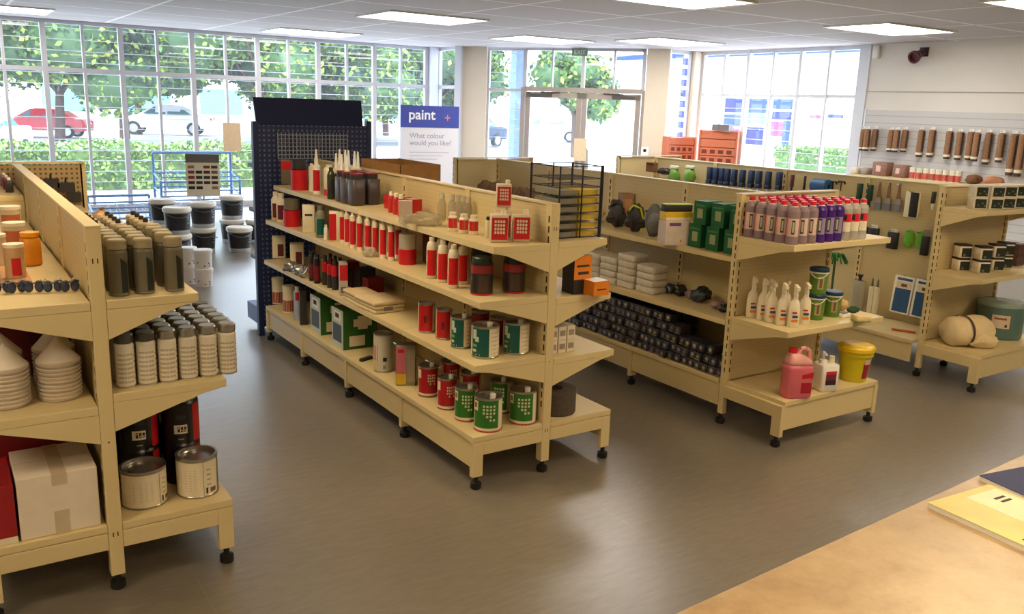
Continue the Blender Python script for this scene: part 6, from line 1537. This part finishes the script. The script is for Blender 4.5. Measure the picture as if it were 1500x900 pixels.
# cars
def car(name_col, color, x, y, rz, label, s=1.0):
    t = empty('car', (x, y, ZG), rz); tag(t, label, 'car', 'cars outside'); t.scale = (s, s, s)
    P = mat('car_paint_' + name_col, color, .25); GLS = mat('car_glass', (84, 122, 128), .1); TY = mat('car_tyre', (30, 30, 32), .8); HUB = mat('car_hub', (170, 170, 174), .35, .6)
    prof = [(-2.15, .35), (-2.2, .62), (-2.1, .86), (-1.35, .93), (-.65, .97), (.75, .97), (1.55, .98), (2.1, .95), (2.2, .7), (2.15, .35)]
    rings = []
    for w, k in ((-.86, .97), (-.80, 1.0), (.80, 1.0), (.86, .97)): rings.append([(px * k, w, .35 + (pz - .35) * (1 if abs(w) < .85 else .96)) for px, pz in prof])
    b = MB().loft(rings, P, smooth=False); b.build('body', t)
    cab = [(-1.15, .94), (-.45, 1.38), (-.1, 1.44), (.75, 1.42), (1.05, 1.34), (1.65, .96)]
    b = MB().loft([[(px, w, .94 + (pz - .94) * k) for px, pz in cab] for w, k in ((-.78, .0), (-.62, 1), (.62, 1), (.78, .0))], P, smooth=False); b.build('cabin', t)
    for s_ in (-1, 1):
        g = MB()
        for (a0, a1) in (((-.85, .98), (-.38, 1.33)), ((.08, .98), (.70, 1.36))):
            pts = [(-.92, .99), (-.42, 1.32), (.10, 1.37), (.10, .99)] if a0[0] < 0 else [(.18, .99), (.18, 1.37), (.72, 1.36), (1.25, .99)]
            g.quad([(px, s_ * (.785 - (pz - .94) * .36), pz) for px, pz in (pts if s_ < 0 else pts[::-1])], GLS)
        g.build('side_window', t)
    g = MB(); g.quad([(-1.13, -.68, .97), (-1.13, .68, .97), (-.47, .58, 1.37), (-.47, -.58, 1.37)], GLS); g.build('windscreen', t)
    for wx in (-1.35, 1.35):
        for s_ in (-1, 1):
            M = Matrix.Translation((wx, s_ * .80, .32)) @ Matrix.Rotation(pi / 2, 4, 'X')
            w = MB().lathe([(.0001, -.1), (.32, -.1), (.32, .1), (.0001, .1)], TY, 20, M=M).build('wheel', t); MB().lathe([(.0001, -.105), (.2, -.105), (.2, .105), (.0001, .105)], HUB, 14, M=M).build('hub_cap', w)
    g = MB()
    for s_ in (-1, 1): g.box(-2.2, -2.12, s_ * .65 - .15, s_ * .65 + .15, .62, .78, WHITE); g.box(2.12, 2.2, s_ * .7 - .12, s_ * .7 + .12, .68, .86, RED)
    g.build('lamp', t)
car('red', (200, 24, 44), 1.65, 38.5, radians(-24), 'red car across the road, partly behind a tree trunk', .82)
car('white', (236, 238, 242), 7.3, 42, radians(-20), 'white car across the road seen left of the navy stand')
car('silver', (206, 214, 226), -1.6, 22.5, radians(70), 'silver car near the hedge at the left photo edge')
car('red', (214, 40, 58), 25.4, 45.5, radians(-30), 'red car far off seen through the glass left of the doors')
car('dark_blue', (22, 42, 66), 18.5, 32.3, radians(20), 'dark blue car parked outside, seen left of the doors')
car('white', (236, 238, 242), 27.6, 38.5, radians(-35), 'white car outside seen through the glass doors')
# far buildings
FW = mat('far_wall_white', (238, 240, 244), .8, var=.02); FB = mat('far_blue_panel', (28, 56, 150), .6); FB2 = mat('far_blue_dark', (16, 26, 88), .6); FP = mat('far_pink', (160, 44, 116), .6); FC = mat('far_cyan', (90, 170, 190), .6)
def facade(x, y, rz, w, h, label, deco):
    t = empty('far_building', (x, y, ZG), rz); tag(t, label, 'building', 'buildings across the road')
    MB().box(-w / 2, w / 2, 0, 6, 0, h, FW).build('walls', t); MB().box(-w / 2 - .2, w / 2 + .2, -.2, 6.2, h, h + .25, FB).build('roof_edge', t)
    for (nm, x0, x1, z0, z1, m) in deco: MB().box(x0, x1, -.06, .01, z0, z1, m).build(nm, t)
dd = []
for (x0, x1, z0, z1, m) in ((-3.0, -1.95, 2.0, 2.65, FB2), (-3.0, -1.95, 1.35, 1.9, FB), (-3.0, -1.95, .9, 1.3, FP), (-1.5, -.45, 2.0, 2.65, FB), (-1.5, -.45, 1.5, 1.95, FC), (-1.5, -.5, .55, 1.35, FB2), (-.3, 1.0, 2.2, 2.65, FB), (-.3, 1.0, 1.75, 2.1, FB2), (-.2, .6, 1.0, 1.65, FP), (.62, 1.0, .5, 1.7, FB), (2.0, 2.6, 1.85, 2.0, FP), (2.9, 3.7, 1.9, 2.05, FB2), (4.4, 5.0, 1.2, 2.6, FC)): dd.append(('shop_window', x0, x1, z0, z1, m))
facade(30, 24.0, -pi / 2, 22, 4.6, 'white shop building with blue and pink windows across the side road', dd)
facade(20, 62, 0, 44, 3.4, 'long low white building behind the street trees', [('shop_window', -16 + 5 * i, -13 + 5 * i, .6, 2.4, FC) for i in range(7)])
facade(38, 52, radians(-25), 10, 7, 'tall pale building seen through the door glass', [('window', -3.6 + 2.4 * i, -2.4 + 2.4 * i, 3.2, 4.6, FC) for i in range(4)])
tb = empty('far_tower', (24.5, 24.0, ZG), radians(-45)); tag(tb, 'narrow blue louvred tower outside the narrow window right of the doors', 'tower')
MB().box(-.3, .3, -.3, .3, 0, 6.5, FW).build('core', tb)
for i in range(14): MB().box(-.35, .35, -.36, -.3, .4 + i * .43, .68 + i * .43, FB2).build('louvre', tb)
# ================================================================== LIGHT AND CAMERA
w = bpy.data.worlds.new('sky'); SC.world = w; w.use_nodes = True
N, L = w.node_tree.nodes, w.node_tree.links; bg = N['Background']
tc = N.new('ShaderNodeTexCoord'); sp = N.new('ShaderNodeSeparateXYZ'); L.new(tc.outputs['Generated'], sp.inputs[0])
rp = N.new('ShaderNodeValToRGB'); rp.color_ramp.elements[0].position = 0.0; rp.color_ramp.elements[0].color = (0.74, 0.87, 1.0, 1); rp.color_ramp.elements[1].position = 0.8; rp.color_ramp.elements[1].color = (0.62, 0.78, 1.0, 1)
L.new(sp.outputs['Z'], rp.inputs[0]); L.new(rp.outputs[0], bg.inputs['Color']); bg.inputs['Strength'].default_value = 9.0
sl = bpy.data.lights.new('sun', 'SUN'); sl.energy = 8.0; sl.angle = radians(4); sl.color = (1, .97, .9)
so = bpy.data.objects.new('sun', sl); COL.objects.link(so); so.rotation_euler = (radians(38), 0, radians(-35))
cd = bpy.data.cameras.new('camera'); cd.sensor_width = 36; cd.lens = 36 * FPX / 1500; cd.clip_start = .05; cd.clip_end = 400
co = bpy.data.objects.new('camera', cd); COL.objects.link(co); co.matrix_world = Matrix.Translation(CAM) @ ROT.to_4x4(); SC.camera = co
SC.view_settings.view_transform = 'Standard'; SC.view_settings.look = 'None'; SC.view_settings.exposure = 0.0
SC.cycles.use_denoising = True
SC.cycles.max_bounces = 8; SC.cycles.transparent_max_bounces = 24; SC.cycles.diffuse_bounces = 4; SC.cycles.sample_clamp_indirect = 6
